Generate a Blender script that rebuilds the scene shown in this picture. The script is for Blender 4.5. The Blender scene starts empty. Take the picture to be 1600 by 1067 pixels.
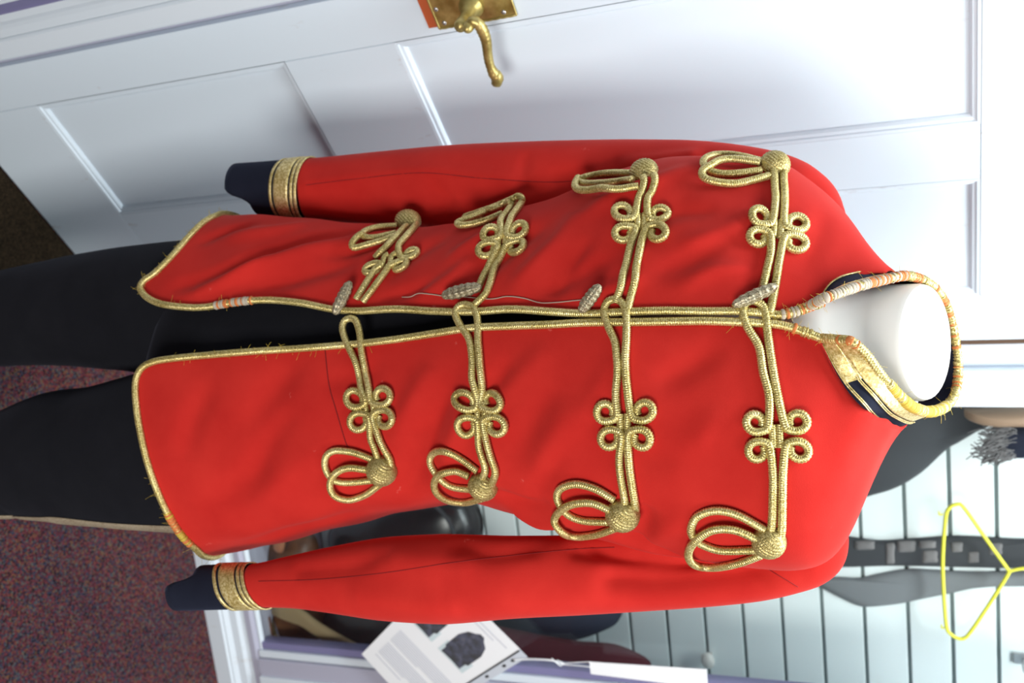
import bpy, bmesh, math, random
import numpy as np
from mathutils import Vector, Matrix
from mathutils.bvhtree import BVHTree

random.seed(7); np.random.seed(7)
scene = bpy.context.scene
COL = scene.collection

# ------------------------------------------------------------------ camera
# The photographer held the camera on its side: the picture's right is up.
F_PX, PITCH, ROLL, CAM_H = 1502.0, math.radians(24.336), math.radians(1.47), 1.6
_U0 = np.array([0, math.sin(PITCH), math.cos(PITCH)])
_D = np.array([0, math.cos(PITCH), -math.sin(PITCH)])
_X = np.array([1.0, 0, 0])
_R = math.cos(ROLL) * _X - math.sin(ROLL) * _U0
_U = math.sin(ROLL) * _X + math.cos(ROLL) * _U0
_C = np.array([0, 0, CAM_H])
cam_data = bpy.data.cameras.new('camera')
cam = bpy.data.objects.new('camera', cam_data)
COL.objects.link(cam)
m = Matrix.Identity(4)
for i in range(3):
    m[i][0] = _U[i]; m[i][1] = -_R[i]; m[i][2] = -_D[i]; m[i][3] = _C[i]
cam.matrix_world = m
cam_data.sensor_fit = 'HORIZONTAL'; cam_data.sensor_width = 36.0
cam_data.lens = F_PX * 36.0 / 1600.0
cam_data.clip_start = 0.02
cam_data.dof.use_dof = True
cam_data.dof.focus_distance = 0.86
cam_data.dof.aperture_fstop = 7.5
scene.camera = cam

# ------------------------------------------------------------------ world and lights
world = bpy.data.worlds.new('room_light'); scene.world = world
world.use_nodes = True
bg = world.node_tree.nodes['Background']
bg.inputs[0].default_value = (0.80, 0.91, 1.0, 1); bg.inputs[1].default_value = 0.24

def area(name, loc, aim, size, energy, color, size_y=None):
    l = bpy.data.lights.new(name, 'AREA'); l.energy = energy; l.color = color
    l.shape = 'RECTANGLE'; l.size = size; l.size_y = size_y or size
    o = bpy.data.objects.new(name, l); COL.objects.link(o)
    o.location = loc
    o.rotation_euler = (Vector(aim) - Vector(loc)).to_track_quat('-Z', 'Y').to_euler()
    return o
# window behind the photographer's right shoulder, ceiling tubes over the door
area('window_daylight', (1.20, -1.2, 1.45), (0.1, 1.0, 0.8), 0.8, 57, (1.0, 0.97, 0.93), 1.0)
area('overhead_light', (0.95, 0.25, 2.35), (0.05, 1.0, 0.9), 0.35, 8, (1.0, 0.98, 0.95), 1.2)
area('overhead_light', (-0.10, 0.95, 2.62), (-0.1, 1.35, 1.25), 1.2, 32, (0.87, 0.96, 1.0), 0.3)
area('overhead_light', (0.75, 1.35, 2.6), (0.55, 1.95, 1.0), 1.2, 24, (0.93, 0.98, 1.0), 0.3)  # added lamp that brightens the inside of the cabinet
scene.view_settings.view_transform = 'Standard'
scene.view_settings.look = 'None'
scene.view_settings.exposure = -0.24
scene.view_settings.gamma = 1.0
scene.view_settings.use_curve_mapping = False

# ------------------------------------------------------------------ survey helpers (photo pixel -> point in the room)
def ray(x, y):
    return _D + (y - 533.5) / F_PX * _R + (x - 800.0) / F_PX * _U
def on_plane(x, y, p0, n):
    w = ray(x, y); t = ((np.asarray(p0, float) - _C) @ n) / (w @ n)
    return _C + t * w
def at_y(x, y, Y):
    w = ray(x, y); return _C + w * (Y / w[1])
def project(P):
    q = np.asarray(P) - _C; dep = q @ _D
    return 800 + F_PX * (q @ _U) / dep, 533.5 + F_PX * (q @ _R) / dep, dep

# ------------------------------------------------------------------ materials
def new_mat(name, color, rough=0.6, metal=0.0, **kw):
    mt = bpy.data.materials.new(name); mt.use_nodes = True
    b = mt.node_tree.nodes['Principled BSDF']
    b.inputs['Base Color'].default_value = (*color, 1)
    b.inputs['Roughness'].default_value = rough
    b.inputs['Metallic'].default_value = metal
    for k, v in kw.items():
        b.inputs[k.replace('_', ' ')].default_value = v
    return mt
def nd(mt, typ, **props):
    n = mt.node_tree.nodes.new(typ)
    for k, v in props.items(): setattr(n, k, v)
    return n
def lk(mt, a, b): mt.node_tree.links.new(a, b)
def bsdf(mt): return mt.node_tree.nodes['Principled BSDF']
def coords(mt, scale=(1, 1, 1), kind='Object'):
    tc = nd(mt, 'ShaderNodeTexCoord'); mp = nd(mt, 'ShaderNodeMapping')
    mp.inputs['Scale'].default_value = scale
    lk(mt, tc.outputs[kind], mp.inputs['Vector']); return mp.outputs['Vector']
def noise(mt, vec, scale, detail=3.0, rough=0.55):
    n = nd(mt, 'ShaderNodeTexNoise'); n.inputs['Scale'].default_value = scale
    n.inputs['Detail'].default_value = detail; n.inputs['Roughness'].default_value = rough
    lk(mt, vec, n.inputs['Vector']); return n
def ramp(mt, fac, stops):
    r = nd(mt, 'ShaderNodeValToRGB'); e = r.color_ramp.elements
    while len(e) < len(stops): e.new(0.5)
    for k, (p, c) in enumerate(stops):
        e[k].position = p; e[k].color = (*c, 1) if len(c) == 3 else c
    lk(mt, fac, r.inputs['Fac']); return r
def bump(mt, height, strength, dist):
    b = nd(mt, 'ShaderNodeBump'); b.inputs['Strength'].default_value = strength
    b.inputs['Distance'].default_value = dist
    lk(mt, height, b.inputs['Height']); lk(mt, b.outputs['Normal'], bsdf(mt).inputs['Normal'])

def cloth_mat(name, c0, c1, specks=None, sheen=0.25, sheen_tint=(1, .6, .55)):
    mt = new_mat(name, c0, 0.92)
    v = coords(mt)
    n = noise(mt, v, 14, 5, 0.6)
    r = ramp(mt, n.outputs['Fac'], [(0.3, c0), (0.7, c1)])
    out = r.outputs['Color']
    if specks:
        n2 = noise(mt, v, 33, 6, 0.62)
        r2 = ramp(mt, n2.outputs['Fac'], [(0.705, (0, 0, 0)), (0.76, (0.6, 0.6, 0.6))])
        mx = nd(mt, 'ShaderNodeMixRGB'); lk(mt, r2.outputs['Color'], mx.inputs[0])
        lk(mt, out, mx.inputs[1]); mx.inputs[2].default_value = (*specks, 1); out = mx.outputs[0]
    lk(mt, out, bsdf(mt).inputs['Base Color'])
    bsdf(mt).inputs['Sheen Weight'].default_value = sheen
    bsdf(mt).inputs['Sheen Roughness'].default_value = 0.4
    bsdf(mt).inputs['Sheen Tint'].default_value = (*sheen_tint, 1)
    bsdf(mt).inputs['Specular IOR Level'].default_value = 0.15
    n3 = noise(mt, v, 900, 2)
    bump(mt, n3.outputs['Fac'], 0.25, 0.0006)
    return mt
M = {}
M['red'] = cloth_mat('red_wool', (0.50, 0.018, 0.014), (0.57, 0.026, 0.019), (0.8, 0.20, 0.17), 0.10)
M['navy'] = cloth_mat('navy_wool', (0.010, 0.012, 0.024), (0.014, 0.017, 0.032), None, 0.06, (.5, .6, 1))
M['black'] = cloth_mat('black_wool', (0.0065, 0.007, 0.010), (0.010, 0.0105, 0.014), None, 0.05, (.7, .75, 1))
def gold_mat(name, dark, mid, light, metal=0.55, rough=0.38, freq=1.0):
    mt = new_mat(name, mid, rough, metal)
    v = coords(mt)
    n = noise(mt, v, 700 * freq, 2, 0.7)
    n2 = noise(mt, v, 25, 3)
    ad = nd(mt, 'ShaderNodeMath', operation='MULTIPLY_ADD')
    lk(mt, n2.outputs['Fac'], ad.inputs[0]); ad.inputs[1].default_value = 0.35
    lk(mt, n.outputs['Fac'], ad.inputs[2])
    r = ramp(mt, ad.outputs[0], [(0.42, dark), (0.62, mid), (0.84, light)])
    lk(mt, r.outputs['Color'], bsdf(mt).inputs['Base Color'])
    bump(mt, n.outputs['Fac'], 0.5, 0.0006)
    return mt
M['gold'] = gold_mat('gold_cord', (0.19, 0.13, 0.026), (0.52, 0.41, 0.13), (0.92, 0.80, 0.40), 0.6, 0.34)
M['gold_knob'] = gold_mat('gold_wound_thread', (0.15, 0.105, 0.028), (0.40, 0.31, 0.10), (0.72, 0.60, 0.28), 0.55, 0.4)
M['lace'] = gold_mat('gold_lace', (0.34, 0.245, 0.07), (0.60, 0.455, 0.16), (0.90, 0.78, 0.42), 0.45, 0.42, 0.5)
M['silver'] = gold_mat('tarnished_silver_thread', (0.10, 0.08, 0.045), (0.27, 0.225, 0.14), (0.62, 0.55, 0.38), 0.55, 0.42)
M['thread_yellow'] = new_mat('yellow_thread', (0.62, 0.45, 0.06), 0.6, 0.2)
M['thread_orange'] = new_mat('orange_thread', (0.62, 0.19, 0.05), 0.8)
M['thread_white'] = new_mat('off_white_thread', (0.48, 0.41, 0.32), 0.85)
M['stripe'] = gold_mat('faded_stripe_braid', (0.18, 0.13, 0.08), (0.30, 0.24, 0.16), (0.42, 0.35, 0.25), 0.1, 0.7, 0.6)
M['plastic_white'] = new_mat('mannequin_white', (0.68, 0.66, 0.62), 0.45)
M['brass'] = new_mat('aged_brass', (0.55, 0.42, 0.14), 0.38, 0.65)
_v = coords(M['brass']); _n = noise(M['brass'], _v, 45, 4)
_r = ramp(M['brass'], _n.outputs['Fac'], [(0.35, (0.30, 0.22, 0.06)), (0.65, (0.55, 0.44, 0.16))])
lk(M['brass'], _r.outputs['Color'], bsdf(M['brass']).inputs['Base Color'])
M['steel'] = new_mat('steel', (0.55, 0.55, 0.56), 0.3, 0.9)

def paint_mat(name, c, stain, amount, rough=0.42):
    mt = new_mat(name, c, rough)
    v = coords(mt); vs = coords(mt, (1, 1, 0.35))
    n = noise(mt, vs, 9, 8, 0.72)
    r = ramp(mt, n.outputs['Fac'], [(0.60, c), (0.66 + 0.14 * (1 - amount), tuple(0.5 * a + 0.5 * b for a, b in zip(c, stain))), (0.92, stain)])
    lk(mt, r.outputs['Color'], bsdf(mt).inputs['Base Color'])
    n2 = noise(mt, vs, 60, 4, 0.6); bump(mt, n2.outputs['Fac'], 0.12, 0.002)
    return mt
M['paint'] = paint_mat('white_gloss_paint', (0.70, 0.79, 0.86), (0.40, 0.30, 0.25), 0.95)
M['frame_paint'] = paint_mat('white_frame_paint', (0.72, 0.79, 0.85), (0.5, 0.42, 0.34), 0.6)
M['lilac'] = new_mat('lilac_grey_coated_metal', (0.46, 0.46, 0.56), 0.35)
M['lilac_dark'] = new_mat('violet_grey_track', (0.22, 0.21, 0.38), 0.35)
M['bare_wood'] = new_mat('orange_bare_wood', (0.50, 0.10, 0.025), 0.7)
M['dark_gap'] = new_mat('brown_gap', (0.10, 0.055, 0.03), 0.6)
M['slat'] = new_mat('pale_slatwall_board', (0.74, 0.80, 0.80), 0.4)
M['groove'] = new_mat('slatwall_groove', (0.22, 0.27, 0.27), 0.7)
M['wall'] = new_mat('white_wall', (0.75, 0.77, 0.80), 0.8)
M['yellow'] = new_mat('yellow_plastic', (0.80, 0.76, 0.05), 0.4)
M['paper'] = new_mat('white_paper', (0.90, 0.91, 0.92), 0.7)
M['ink'] = new_mat('grey_ink', (0.55, 0.57, 0.64), 0.8)
M['photo_dark'] = new_mat('printed_dark_coat', (0.085, 0.085, 0.10), 0.6)
_v = coords(M['photo_dark']); _n = noise(M['photo_dark'], _v, 60, 3)
_r = ramp(M['photo_dark'], _n.outputs['Fac'], [(0.4, (0.05, 0.05, 0.055)), (0.6, (0.085, 0.09, 0.13)), (0.75, (0.15, 0.14, 0.15))])
lk(M['photo_dark'], _r.outputs['Color'], bsdf(M['photo_dark']).inputs['Base Color'])
M['photo_pale'] = new_mat('printed_pale_backdrop', (0.62, 0.72, 0.74), 0.7)
M['leather'] = new_mat('brown_leather', (0.075, 0.030, 0.014), 0.4)
_v = coords(M['leather']); _n = noise(M['leather'], _v, 16, 4)
_r = ramp(M['leather'], _n.outputs['Fac'], [(0.35, (0.035, 0.014, 0.008)), (0.7, (0.16, 0.065, 0.026))])
lk(M['leather'], _r.outputs['Color'], bsdf(M['leather']).inputs['Base Color'])
M['tan'] = new_mat('tan_strap', (0.34, 0.25, 0.13), 0.55)
M['copper'] = new_mat('copper_oval', (0.45, 0.19, 0.10), 0.45, 0.2)
M['helmet'] = new_mat('black_patent', (0.012, 0.013, 0.015), 0.25)
M['dark_grey'] = new_mat('dark_grey_felt', (0.035, 0.037, 0.042), 0.85)
M['grey'] = new_mat('mid_grey', (0.17, 0.18, 0.19), 0.85)
M['burgundy'] = new_mat('burgundy_cloth', (0.085, 0.007, 0.016), 0.8)
M['blue_cloth'] = new_mat('dark_blue_cloth', (0.020, 0.026, 0.050), 0.85)
M['fur'] = new_mat('grey_fringe', (0.16, 0.15, 0.15), 0.8)
M['wood'] = new_mat('brown_wood', (0.30, 0.19, 0.12), 0.6)
# glass: a thin pane that lets light through and mirrors by Fresnel
gm = bpy.data.materials.new('cabinet_glass'); gm.use_nodes = True
nt = gm.node_tree; nt.nodes.clear()
go = nt.nodes.new('ShaderNodeOutputMaterial'); gx = nt.nodes.new('ShaderNodeMixShader')
gt = nt.nodes.new('ShaderNodeBsdfTransparent'); gg = nt.nodes.new('ShaderNodeBsdfGlossy')
gf = nt.nodes.new('ShaderNodeFresnel'); gf.inputs[0].default_value = 1.5
gt.inputs[0].default_value = (0.96, 0.98, 0.975, 1); gg.inputs['Roughness'].default_value = 0.02
gb = nt.nodes.new('ShaderNodeNewGeometry'); gi = nt.nodes.new('ShaderNodeMath'); gi.operation = 'MULTIPLY_ADD'
nt.links.new(gb.outputs['Backfacing'], gi.inputs[0]); gi.inputs[1].default_value = 1 / 1.5 - 1.5; gi.inputs[2].default_value = 1.5   # same mirror strength on entering and leaving the pane
nt.links.new(gi.outputs[0], gf.inputs[0]); nt.links.new(gf.outputs[0], gx.inputs[0]); nt.links.new(gt.outputs[0], gx.inputs[1])
nt.links.new(gg.outputs[0], gx.inputs[2]); nt.links.new(gx.outputs[0], go.inputs[0])
M['glass'] = gm
# clear plastic sleeve
M['plastic_clear'] = new_mat('plastic_edge', (0.62, 0.66, 0.72), 0.25)
# carpet: speckled loop pile, maroon, navy, ochre and grey
cm = new_mat('speckled_carpet', (0.1, 0.03, 0.04), 0.95)
v = coords(cm)
vo = nd(cm, 'ShaderNodeTexVoronoi'); vo.inputs['Scale'].default_value = 320
lk(cm, v, vo.inputs['Vector'])
sp = nd(cm, 'ShaderNodeSeparateColor'); lk(cm, vo.outputs['Color'], sp.inputs[0])
rc = ramp(cm, sp.outputs[0], [(0.0, (0.022, 0.016, 0.020)), (0.20, (0.040, 0.045, 0.070)), (0.38, (0.10, 0.026, 0.032)), (0.62, (0.15, 0.034, 0.040)), (0.78, (0.15, 0.075, 0.038)), (0.90, (0.09, 0.095, 0.085))])
rc.color_ramp.interpolation = 'CONSTANT'
n1 = noise(cm, v, 3.2, 2)
rn = ramp(cm, n1.outputs['Fac'], [(0.35, (0.78, 0.84, 0.95)), (0.65, (1.12, 1.0, 1.0))])
mx = nd(cm, 'ShaderNodeMixRGB', blend_type='MULTIPLY'); mx.inputs[0].default_value = 1
lk(cm, rc.outputs['Color'], mx.inputs[1]); lk(cm, rn.outputs['Color'], mx.inputs[2])
lk(cm, mx.outputs[0], bsdf(cm).inputs['Base Color'])
bump(cm, vo.outputs['Distance'], 0.6, 0.004)
bsdf(cm).inputs['Specular IOR Level'].default_value = 0.1
M['carpet'] = cm
bm_ = new_mat('brown_mat_pile', (0.022, 0.014, 0.008), 0.95)
v = coords(bm_); n1 = noise(bm_, v, 260, 3)
r1 = ramp(bm_, n1.outputs['Fac'], [(0.35, (0.010, 0.007, 0.004)), (0.7, (0.040, 0.026, 0.014))])
lk(bm_, r1.outputs['Color'], bsdf(bm_).inputs['Base Color']); bump(bm_, n1.outputs['Fac'], 0.6, 0.004)
bsdf(bm_).inputs['Specular IOR Level'].default_value = 0.1
M['mat'] = bm_

# ------------------------------------------------------------------ object helpers
ROOTLOC = {}
def empty(name, loc, label=None, cat=None, group=None, kind=None):
    o = bpy.data.objects.new(name, None); COL.objects.link(o)
    o.location = loc; o.empty_display_size = 0.05
    ROOTLOC[o] = Vector(loc); tag(o, label, cat, group, kind); return o
def tag(o, label=None, cat=None, group=None, kind=None):
    if label: o['label'] = label
    if cat: o['category'] = cat
    if group: o['group'] = group
    if kind: o['kind'] = kind
    return o
def world_loc(o):
    return ROOTLOC.get(o, Vector((0, 0, 0)))
def mesh(name, verts, faces, mat, parent=None, smooth=True, uvs=None):
    """Mesh given in room coordinates; origin moved to the centre of its base."""
    V = np.asarray(verts, float)
    c = np.array([(V[:, 0].min() + V[:, 0].max()) / 2, (V[:, 1].min() + V[:, 1].max()) / 2, V[:, 2].min()])
    me = bpy.data.meshes.new(name)
    me.from_pydata((V - c).tolist(), [], [tuple(int(i) for i in f) for f in faces])
    me.update()
    if smooth: me.polygons.foreach_set('use_smooth', [True] * len(me.polygons))
    me.materials.append(mat)
    o = bpy.data.objects.new(name, me); COL.objects.link(o)
    ROOTLOC[o] = Vector(c)
    if parent is not None:
        o.parent = parent; o.location = Vector(c) - world_loc(parent)
    else: o.location = c
    return o
class Frame:
    """A vertical plane in the room: s along it, t towards the viewer, z up."""
    def __init__(self, p0, az):
        self.p = np.asarray(p0, float); self.d = np.array([math.sin(az), math.cos(az), 0.0])
        self.n = np.array([math.cos(az), -math.sin(az), 0.0])
    def P(self, s, t, z): return self.p + s * self.d + t * self.n + np.array([0, 0, z])
    def hit(self, x, y, t=0.0): return on_plane(x, y, self.p + t * self.n, self.n)
    def sz(self, x, y, t=0.0):
        q = self.hit(x, y, t) - self.p; return q @ self.d, q[2]
DOOR = Frame(on_plane(0, 264, np.zeros(3), np.array([0, 0, 1.0])), math.radians(43.06))
CAB = Frame(on_plane(305.5, 852.4, np.zeros(3), np.array([0, 0, 1.0])), math.radians(77.735))

def fbox(name, fr, s0, s1, t0, t1, z0, z1, mat, parent=None, bev=0.0, lean=0.0, smooth=False):
    bm = bmesh.new()
    bmesh.ops.create_cube(bm, size=1)
    for v in bm.verts:
        v.co = ((s0 + s1) / 2 + v.co.x * (s1 - s0), (t0 + t1) / 2 + v.co.y * (t1 - t0), (z0 + z1) / 2 + v.co.z * (z1 - z0))
    if bev: bmesh.ops.bevel(bm, geom=bm.edges[:], offset=bev, segments=2, affect='EDGES', profile=0.5)
    bm.verts.index_update()
    V = [fr.P(v.co.x - lean * v.co.z, v.co.y, v.co.z) for v in bm.verts]
    Fc = [[v.index for v in f.verts][::-1] for f in bm.faces]
    bm.free()
    return mesh(name, V, Fc, mat, parent, smooth)
def fprofile(name, fr, s0, s1, prof, mat, parent=None):
    """Moulding: profile of (t, z) extruded along s."""
    n = len(prof); V = [fr.P(s0, t, z) for t, z in prof] + [fr.P(s1, t, z) for t, z in prof]
    Fc = [[i, (i + 1) % n, n + (i + 1) % n, n + i] for i in range(n)] + [list(range(n))[::-1], list(range(n, 2 * n))]
    return mesh(name, V, Fc, mat, parent, False)
def vprofile(name, fr, z0, z1, prof, mat, parent=None, lean=0.0):
    """Moulding: profile of (s, t) extruded upwards."""
    n = len(prof); V = [fr.P(s - lean * z0, t, z0) for s, t in prof] + [fr.P(s - lean * z1, t, z1) for s, t in prof]
    Fc = [[i, (i + 1) % n, n + (i + 1) % n, n + i] for i in range(n)] + [list(range(n))[::-1], list(range(n, 2 * n))]
    return mesh(name, V, Fc, mat, parent, False)

def spline(pts, n=None, step=None, closed=False):
    """Catmull-Rom through points, resampled evenly."""
    P = np.asarray(pts, float)
    if closed: P = np.vstack([P[-1], P, P[0], P[1]])
    else: P = np.vstack([2 * P[0] - P[1], P, 2 * P[-1] - P[-2]])
    out = []
    for i in range(1, len(P) - 2):
        p0, p1, p2, p3 = P[i - 1:i + 3]
        for t in np.linspace(0, 1, 16, endpoint=False):
            out.append(0.5 * ((2 * p1) + (-p0 + p2) * t + (2 * p0 - 5 * p1 + 4 * p2 - p3) * t * t + (-p0 + 3 * p1 - 3 * p2 + p3) * t ** 3))
    out.append(P[-2]); out = np.array(out)
    return resample(out, n, step)
def resample(P, n=None, step=None):
    P = np.asarray(P, float)
    L = np.concatenate([[0], np.cumsum(np.linalg.norm(np.diff(P, axis=0), axis=1))])
    if n is None: n = max(3, int(L[-1] / step) + 1)
    q = np.linspace(0, L[-1], n)
    return np.stack([np.interp(q, L, P[:, k]) for k in range(P.shape[1])], 1)
def smooth_path(P, k=2):
    P = P.copy()
    for _ in range(k):
        P[1:-1] = 0.25 * P[:-2] + 0.5 * P[1:-1] + 0.25 * P[2:]
    return P
def tube_data(P, r, sides=8, rib=0.0, period=0.003, flat=None, nrm=None, cap=True, taper_end=True):
    """Tube along P. rib > 0 gives the chevron ribs of plaited cord."""
    P = np.asarray(P, float); n = len(P)
    T = np.gradient(P, axis=0); T /= np.linalg.norm(T, axis=1)[:, None] + 1e-12
    N = np.zeros_like(P)
    if nrm is not None:
        N = np.asarray(nrm, float) - (np.sum(np.asarray(nrm) * T, 1))[:, None] * T
    else:
        a = np.array([0, 0, 1.0]) if abs(T[0][2]) < 0.9 else np.array([1.0, 0, 0])
        v = a - (a @ T[0]) * T[0]
        for i in range(n):
            v = v - (v @ T[i]) * T[i]; v /= np.linalg.norm(v) + 1e-12; N[i] = v
    N /= np.linalg.norm(N, axis=1)[:, None] + 1e-12
    B = np.cross(T, N)
    L = np.concatenate([[0], np.cumsum(np.linalg.norm(np.diff(P, axis=0), axis=1))])
    rr = np.full(n, r) if np.isscalar(r) else np.asarray(r)
    ph = np.linspace(0, 2 * np.pi, sides, endpoint=False)
    V = []
    for i in range(n):
        # angle 0 points along the surface normal; two chevron halves meet there
        ch = np.abs(((ph + np.pi) % (2 * np.pi)) - np.pi)
        k = 1.0
        if rib: k = 1 + rib * np.sin(2 * np.pi * L[i] / period + 1.6 * ch) + rib * 0.6 * (np.abs(np.sin(ch)) - 0.6)
        fl = flat if flat else 1.0
        V.append(P[i] + (rr[i] * k * np.cos(ph))[:, None] * N[i] * fl + (rr[i] * k * np.sin(ph))[:, None] * B[i])
    V = np.concatenate(V)
    Fc = []
    for i in range(n - 1):
        for j in range(sides):
            Fc.append((i * sides + j, i * sides + (j + 1) % sides, (i + 1) * sides + (j + 1) % sides, (i + 1) * sides + j))
    if cap:
        Fc.append(tuple(range(sides))[::-1]); Fc.append(tuple((n - 1) * sides + j for j in range(sides)))
    return V, Fc
class MB:
    def __init__(self): self.V = []; self.F = []; self.n = 0
    def add(self, V, Fc):
        self.V.append(np.asarray(V, float)); self.F += [tuple(i + self.n for i in f) for f in Fc]; self.n += len(V)
    def build(self, name, mat, parent=None, smooth=True):
        return mesh(name, np.concatenate(self.V), self.F, mat, parent, smooth)
def ellipsoid(c, ax, nu=20, nv=12, disp=None, half=False):
    """ax: 3 axis vectors. disp(u, v) multiplies the radius."""
    V = []; Fc = []
    top = np.pi / 2 if not half else np.pi * 0.56
    for i in range(nv + 1):
        th = top * 0 + (np.pi if not half else top) * i / nv
        for j in range(nu):
            ph = 2 * np.pi * j / nu
            d = np.array([math.sin(th) * math.cos(ph), math.sin(th) * math.sin(ph), math.cos(th)])
            k = disp(d) if disp else 1.0
            V.append(c + k * (d[0] * ax[0] + d[1] * ax[1] + d[2] * ax[2]))
    for i in range(nv):
        for j in range(nu):
            Fc.append((i * nu + j, (i + 1) * nu + j, (i + 1) * nu + (j + 1) % nu, i * nu + (j + 1) % nu))
    return np.array(V), Fc
#==STRUCTURE
# ------------------------------------------------------------------ floor, wall, door
def quad_slab(name, pts, z0, z1, mat, parent=None):
    V = [(p[0], p[1], z1) for p in pts] + [(p[0], p[1], z0) for p in pts]; n = len(pts)
    Fc = [tuple(range(n)), tuple(range(2 * n - 1, n - 1, -1))] + [(i, n + i, n + (i + 1) % n, (i + 1) % n) for i in range(n)]
    return mesh(name, V, Fc, mat, parent, False)
tag(quad_slab('floor', [(-2.6, -2.2), (3.4, -2.2), (3.4, 3.6), (-2.6, 3.6)], -0.05, 0.0, M['carpet']), kind='structure')
# dark brown mat lying along the foot of the door
q = [DOOR.P(-0.55, 0.0025, 0), DOOR.P(-0.55, 0.17, 0), DOOR.P(0.235, 0.17, 0), DOOR.P(0.235, 0.0025, 0)]
tag(quad_slab('door_mat', q, 0.0, 0.006, M['mat']), 'dark brown pile mat on the floor at the foot of the white door', 'mat')

wl = empty('wall_left', DOOR.P(-0.9, -0.06, 0), kind='structure')
fbox('wall_section', DOOR, -1.7, -0.286, -0.16, -0.005, 0, 2.4, M['wall'], wl)
fbox('wall_section', DOOR, -0.286, 0.62, -0.16, -0.005, 1.83, 2.4, M['wall'], wl)

wr = empty('wall_right', CAB.P(1.6, -0.1, 0), kind='structure')
fbox('wall_section', CAB, 0.625, 2.6, -0.36, -0.06, 0, 2.4, M['wall'], wr)
fprofile('skirting', CAB, 0.625, 2.6, [(-0.0595, 0.0), (-0.045, 0.0), (-0.045, 0.09), (-0.052, 0.10), (-0.0595, 0.10)], M['frame_paint'], wr)

dr = empty('door_1', DOOR.P(0.17, -0.02, 0), kind='structure')
TOP = 1.755
PX = [(-0.111, 0.131), (0.218, 0.435)]; PZ = [(0.196, 0.716), (0.905, 1.645)]
e = 0.0006
fbox('stile', DOOR, -0.189, -0.111 - e, -0.04, 0, 0.006, TOP, M['paint'], dr, 0.0012)
fbox('stile', DOOR, 0.435 + e, 0.5305, -0.04, 0, 0.006, TOP, M['paint'], dr, 0.0012)
for z0, z1 in ((0.006, 0.196), (0.716, 0.905), (1.645, TOP)):
    fbox('rail', DOOR, -0.111, 0.435, -0.04, -0.0004, z0, z1, M['paint'], dr, 0.0012)
for z0, z1 in PZ:
    fbox('muntin', DOOR, 0.131, 0.218, -0.04, -0.0002, z0 + e, z1 - e, M['paint'], dr, 0.0012)
for s0, s1 in PX:
    for z0, z1 in PZ:
        prof = [(0.0, -0.0004), (0.004, -0.0010), (0.0050, -0.0030), (0.0095, -0.0038), (0.0125, -0.0068), (0.013, -0.0092)]
        V = []; Fc = []
        for k, (o_, t_) in enumerate(prof):
            for (s, z) in ((s0 + o_, z0 + o_), (s1 - o_, z0 + o_), (s1 - o_, z1 - o_), (s0 + o_, z1 - o_)): V.append(DOOR.P(s, t_, z))
        for k in range(len(prof) - 1):
            for j in range(4):
                Fc.append((4 * k + j, 4 * k + (j + 1) % 4, 4 * k + 4 + (j + 1) % 4, 4 * k + 4 + j))
        pn = fbox('panel', DOOR, s0, s1, -0.034, -0.0088, z0, z1, M['paint'], dr)
        mesh('panel_moulding', V, Fc, M['paint'], pn, False)
# door frame
trim = empty('trim_1', DOOR.P(-0.22, 0, 0), kind='structure')
vprofile('jamb', DOOR, 0, 1.80, [(-0.238, -0.12), (-0.238, 0.010), (-0.234, 0.014), (-0.207, 0.014), (-0.2035, 0.010), (-0.2035, -0.12)], M['frame_paint'], trim)
vprofile('door_stop', DOOR, 0, 1.80, [(-0.2033, -0.12), (-0.2033, -0.010), (-0.1897, -0.014), (-0.1897, -0.12)], M['lilac'], trim)  # grey-lilac colour stands in for the shade in the rebate
vprofile('architrave', DOOR, 0, 1.86, [(-0.330, -0.005), (-0.330, 0.030), (-0.318, 0.040), (-0.300, 0.040), (-0.286, 0.030), (-0.270, 0.028), (-0.262, 0.020), (-0.254, 0.016), (-0.2395, 0.012), (-0.2395, -0.005)], M['frame_paint'], trim)
vprofile('architrave_stripe', DOOR, 0, 1.86, [(-0.300, 0.0), (-0.300, 0.0405), (-0.286, 0.0315), (-0.2815, 0.0305), (-0.2815, 0.0)], M['lilac_dark'], trim)  # violet-grey strip laid over the slope of the moulding
fbox('head_jamb', DOOR, -0.1985, 0.532, -0.12, 0.012, TOP + 0.004, 1.80, M['frame_paint'], trim, 0.002)
fbox('head_architrave', DOOR, -0.2395, 0.60, -0.004, 0.03, 1.802, 1.86, M['frame_paint'], trim, 0.006)
trim2 = empty('trim_2', DOOR.P(0.56, 0, 0), kind='structure')
fbox('hinge_gap_strip', DOOR, 0.5308, 0.5387, -0.09, 0.0005, 0, 1.80, M['dark_gap'], trim2)  # brown strip set flush in the hinge gap
vprofile('jamb', DOOR, 0, 1.80, [(0.539, -0.12), (0.539, 0.003), (0.543, 0.006), (0.572, 0.006), (0.575, 0.003), (0.575, -0.12)], M['frame_paint'], trim2)
fbox('wall_return', DOOR, 0.5755, 0.625, -0.16, 0.004, 0, 1.80, M['frame_paint'], trim2)

# brass lever handle on its plate
HZ = 1.041; HS = -0.145
hd = fbox('door_handle', DOOR, -0.171, -0.122, 0.0008, 0.0045, 0.984, 1.098, M['brass'], dr, 0.0015)
tag(hd, 'brass lever handle on a rectangular plate')
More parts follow.
